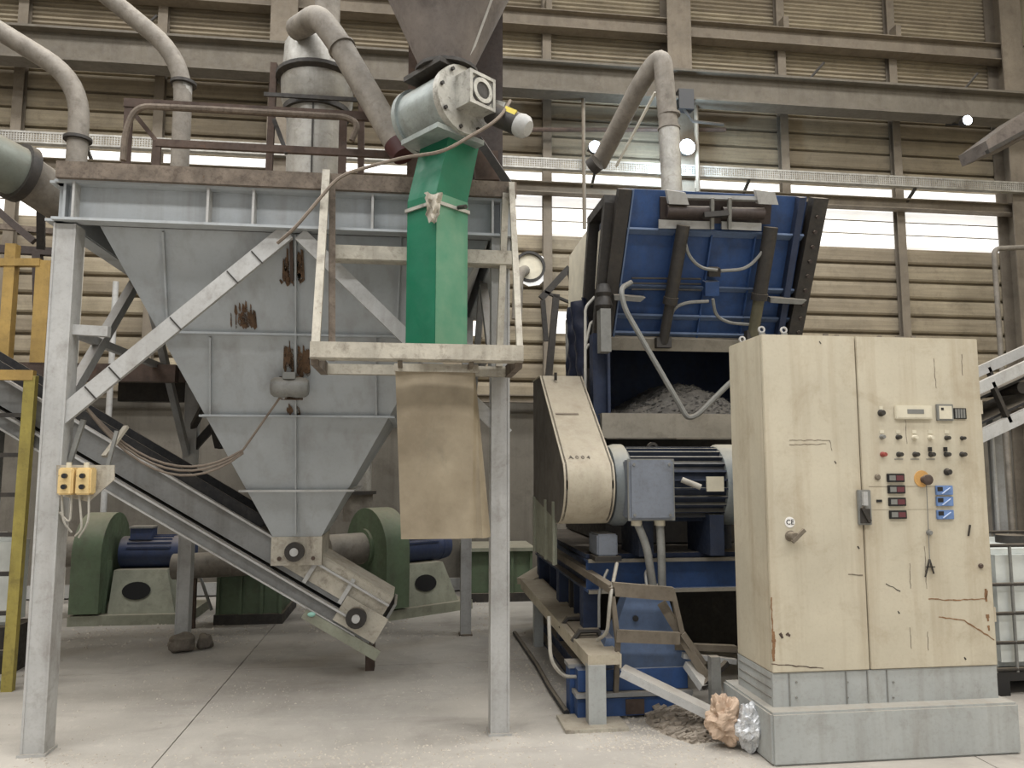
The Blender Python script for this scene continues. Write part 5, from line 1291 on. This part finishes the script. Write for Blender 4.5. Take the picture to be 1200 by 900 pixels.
for a, b in (((1088, 655), (1083, 676)), ((1088, 655), (1093, 672)), ((1084, 664), (1094, 664))):
    MB().bar(cp(*a, .01), cp(*b, .01), .008, .006).build('key', DARK, d2, smooth=False)
knob(1088.5, 624, .014, 'lock', HOSE, o=.02)
MB().bar(cp(1136, 615, .006), cp(1134, 628, .006), .01, .006).build('hook', DARK, d2, smooth=False)
knob(1149, 663, .012, 'lock', RUST, o=.012)
# scratches and rust runs in the paint
def scratch(pts, w, mat=SCR, parent=d2):
    m = MB(); r = random.Random(int(pts[0][0] * 7 + pts[0][1]))
    for a, b in zip(pts, pts[1:]):
        n = max(2, int(((a[0] - b[0]) ** 2 + (a[1] - b[1]) ** 2) ** .5 / 4)); q0 = None
        for i in range(n + 1):
            t = i / n; j = .7 if 0 < i < n else 0
            q = (a[0] + (b[0] - a[0]) * t + r.uniform(-j, j), a[1] + (b[1] - a[1]) * t + r.uniform(-j, j))
            if q0 is not None: m.bar(cp(*q0, .0008), cp(*q, .0008), w * r.uniform(.5, 1.1), .0012, (0, -1, 0))
            q0 = q
    m.build('scratch', mat, parent, smooth=False)
scratch([(1088, 702), (1112, 703), (1155, 702), (1157, 692)], .008); scratch([(1100, 723), (1130, 727), (1142, 735), (1165, 750)], .008)
scratch([(1155, 690), (1156, 705)], .02); scratch([(1157, 720), (1158, 728)], .02); scratch([(1158, 733), (1159, 739)], .02)
scratch([(1038, 684), (1055, 693)], .005, DARK); scratch([(994, 673), (1011, 674)], .006, BROWNS, d1)
scratch([(906, 740), (907, 775)], .025, SCR, d1); scratch([(914, 742), (917, 748)], .02, RUST, d1); scratch([(922, 742), (926, 745)], .02, RUST, d1); scratch([(904, 778), (965, 783)], .006, RUST, d1)
scratch([(904, 700), (905, 740)], .008, SCR, d1)
for ix, (px, py, y) in enumerate(((865, 402, 4.55), (893, 390, 4.2), (919, 390, 4.2))):
    p = V((at(px, py, y=y).x + (.03 if ix == 0 else 0), y, CZ1)); MB().ring(p + V((0, 0, .035)), p + V((.0, .012, .035)), .012, .021, 14).build('lifting_eye', FRAME, cb_)
    MB().cyl(p, p + V((0, 0, .015)), .018, n=10).build('eye_base', HOSE, cb_)
scratch([(925, 516), (972, 516), (975, 528)], .003, RUSTD, d1); scratch([(925, 521), (968, 520)], .0025, RUSTD, d1)
for a, b in (((1094, 420), (1097, 455)), ((1060, 480), (1063, 520)), ((1083, 640), (1086, 690)), ((1066, 660), (1067, 690)), ((1087, 740), (1088, 762)), ((1066, 735), (1068, 760)), ((1127, 415), (1128, 440))): scratch([a, b], .003, RUSTD)
for px, py in ((978, 540), (960, 400), (1052, 716), (1130, 770), (1005, 640)): scratch([(px, py), (px + 2, py + 3)], .008, DARK, d2 if px > 1012 else d1)
for z in (.7, 1.9): MB().cyl((CX1 + .006, CYF + .01, z), (CX1 + .006, CYF + .01, z + .08), .01, n=10).build('hinge', CAB, cb_)
m = MB(); r = random.Random(5)
for i in range(60):
    x = r.uniform(CX0 + .35, CX1 - .2); s_ = r.uniform(.006, .014); y = r.uniform(CYF + .02, CYF + .2); m.box(x, x + s_ * 2, y, y + s_, CZ1, CZ1 + s_)
m.build('roof_grit', ROCK, cb_, kind='stuff', smooth=False)
pl = thing('cabinet_plinth', 'grey sheet-metal plinth under the cream cabinet', 'plinth', (2.65, 4.4, .275))
MB().box(CX0 - .0, CX1 - .0, CYF + .01, CYB, .275, .455).build('body', PLINTH, pl, smooth=False)
for px in (926, 993, 1018, 1041): 
    x = at(px, 808, y=CYF).x; MB().box(x - .003, x + .003, CYF + .004, CYF + .01, .28, .45).build('seam', HOSE, pl, smooth=False)
for px in (930, 990, 1044):
    for py in (800, 818): p = at(px, py, y=CYF); MB().cyl((p.x + .02, CYF + .01, p.z), (p.x + .02, CYF + .003, p.z), .006, n=8).build('screw', HOSE, pl)
for z in (.32, .37, .42): MB().box(CX0 - .004, CX0, CYF + .03, CYB - .02, z - .003, z + .003).build('side_groove', HOSE, pl, smooth=False)
fb = MB(); fb.box(1.925, 3.385, 4.06, 4.72, 0, .275); fb.build('concrete_footing', PLINTH, None, 'low grey painted concrete block under the cabinet plinth', 'block', bevel=.012)

# ------------------------------------------------------------------ bulk container on the right
ib_ = thing('bulk_container', 'white plastic bulk tank in a grey wire cage on a pallet beside the cabinet', 'container', (4.55, 5.6, 0))
IX0, IX1, IY0, IY1, IZ0, IZ1 = 4.05, 5.2, 5.05, 6.05, .16, 1.03
MB().box(IX0 + .03, IX1 - .03, IY0 + .03, IY1 - .03, IZ0 + .02, IZ1 - .03).build('tank', IBCW, ib_, bevel=.04)
MB().cyl((4.6, 5.5, IZ1 - .03), (4.6, 5.5, IZ1 + .03), .1).build('filler_cap', DARK, ib_)
for k in range(8):
    x = IX0 + (IX1 - IX0) * k / 7
    for y in (IY0, IY1): MB().cyl((x, y, IZ0), (x, y, IZ1), .011, n=8).build('cage_bar', HOSE, ib_)
for k in range(1, 6):
    y = IY0 + (IY1 - IY0) * k / 6
    for x in (IX0, IX1): MB().cyl((x, y, IZ0), (x, y, IZ1), .011, n=8).build('cage_bar', HOSE, ib_)
for z in (IZ0 + .02, .36, .56, .76, IZ1):
    for a, b in (((IX0, IY0), (IX1, IY0)), ((IX0, IY1), (IX1, IY1)), ((IX0, IY0), (IX0, IY1)), ((IX1, IY0), (IX1, IY1))):
        MB().cyl((a[0], a[1], z), (b[0], b[1], z), .013, n=8).build('cage_rail', DARK, ib_)
for x in (IX0, 4.57, 5.1): MB().box(x, x + .1, IY0, IY1, 0, .1).build('pallet_runner', BLACKP, ib_, smooth=False)
MB().box(IX0, IX1, IY0, IY1, .1, .16).build('pallet_deck', BLACKP, ib_, smooth=False)

# ------------------------------------------------------------------ conveyor on the right
rc_ = thing('side_conveyor', 'grey inclined conveyor with dark rollers passing behind the cabinet', 'conveyor', (5, 6, 0))
ca_, cb2 = at(1130, 520, y=5.75), at(1215, 480, y=5.75); dv = V((cb2.x - ca_.x, 0, cb2.z - ca_.z)).normalized(); nv_ = V((-dv.z, 0, dv.x))
A0 = V((ca_.x, 5.75, ca_.z)) - dv * .8; LEN = 4.2
for y, mt2 in ((5.75, FRAME), (6.4, FRAME)):
    for h, hh in ((.0, .1), (.36, .09)):
        a = A0 + nv_ * h; b = a + dv * LEN; a.y = b.y = y; MB().bar(a, b, .05, hh, nv_).build('side_channel', mt2, rc_, smooth=False)
    for k in range(8):
        a = A0 + dv * (.15 + k * .55); b = a + nv_ * .36; a.y = b.y = y; MB().bar(a, b, .03, .05, (0, 1, 0)).build('upright', DARK, rc_, smooth=False)
a = A0 + nv_ * .27; b = a + dv * LEN; a.y = b.y = 6.08; MB().bar(a, b, .58, .02, nv_).build('belt', BLACK, rc_, smooth=False)
a = A0 + nv_ * .08; b = a + dv * LEN; a.y = b.y = 6.08; MB().bar(a, b, .58, .02, nv_).build('return_belt', BLACK, rc_, smooth=False)
for k in range(9):
    p = A0 + dv * (.1 + k * .48) + nv_ * .2; p.y = 5.8; q = V(p); q.y = 6.36; MB().cyl(p, q, .05, n=14).build('roller', DARK, rc_)
for k in (1.5, 3.6):
    p = A0 + dv * k; MB().bar((p.x, 6.2, 0), (p.x, 6.2, p.z + .02), .08, .08).build('leg', GREY, rc_, smooth=False)
p = at(1168, 600, y=6.15); MB().cyl((p.x, 6.15, 0), (p.x, 6.15, at(1168, 512, y=6.15).z), .018, n=8).build('thin_pole', FRAME, None, 'thin pale pole standing between the cabinet and the bulk tank', 'pole')
p = at(1174, 430, y=9.3); q = at(1180, 292, y=9.3)
MB().tube(fillet([V((p.x, 9.3, 0)), V((p.x, 9.3, q.z)), V((p.x + 1.0, 9.2, q.z + .05))], .1), .035, 10).build('wall_conduit', DUCT, None, 'pale conduit pipe bending along the corner column', 'pipe')
hp2 = thing('hanging_hood', 'grey-brown slanted hood under the crane girder at the right corner', 'hood', at(1180, 175, y=8.6))
MB().prism([at(px, py, y=8.6) for px, py in ((1155, 165), (1205, 128), (1205, 160), (1160, 178))], (0, .5, 0)).build('sheet_box', CONE, hp2, smooth=False)
MB().bar(at(1157, 178, y=8.58), at(1205, 152, y=8.58), .06, .05).build('lower_edge', DARK, hp2, smooth=False)

# ------------------------------------------------------------------ grit on the floor
m = MB(); r = random.Random(11)
def grit(n, x0, x1, y0, y1, s0, s1, dens=None):
    k = 0
    while k < n:
        x, y = r.uniform(x0, x1), r.uniform(y0, y1)
        if dens and noise.noise((x * 1.3, y * 1.3, 5)) < r.uniform(-.5, .5): continue
        if 1.9 < x < 3.4 and y > 4.03: k += 1; continue
        s_ = r.uniform(s0, s1) * r.uniform(.6, 1); a = r.uniform(0, 6.3); c, d = math.cos(a) * s_, math.sin(a) * s_
        h = s_ * r.uniform(.3, .9)
        m.add([(x + c, y + d, 0), (x - d, y + c, 0), (x - c * .8, y - d, 0), (x + d, y - c, 0), (x + c * .2, y + d * .2, h)], [(0, 1, 4), (1, 2, 4), (2, 3, 4), (3, 0, 4), (0, 3, 2, 1)])
        k += 1
grit(2600, -3.2, 1.9, 3.9, 4.75, .004, .014, True); grit(900, -3, 1.0, 4.7, 7.2, .003, .012, True); grit(1500, -4, 1.0, 7.3, 9.3, .006, .026, True)
grit(900, 1.0, 1.95, 4.4, 4.95, .004, .014); grit(250, .8, 1.1, 5.5, 7.5, .006, .02); grit(500, 1.3, 1.95, 4.85, 5.6, .01, .03)
m.build('floor_grit', DEBRIS, None, 'pale crumbs and grit scattered on the concrete floor', 'grit', kind='stuff', smooth=False)
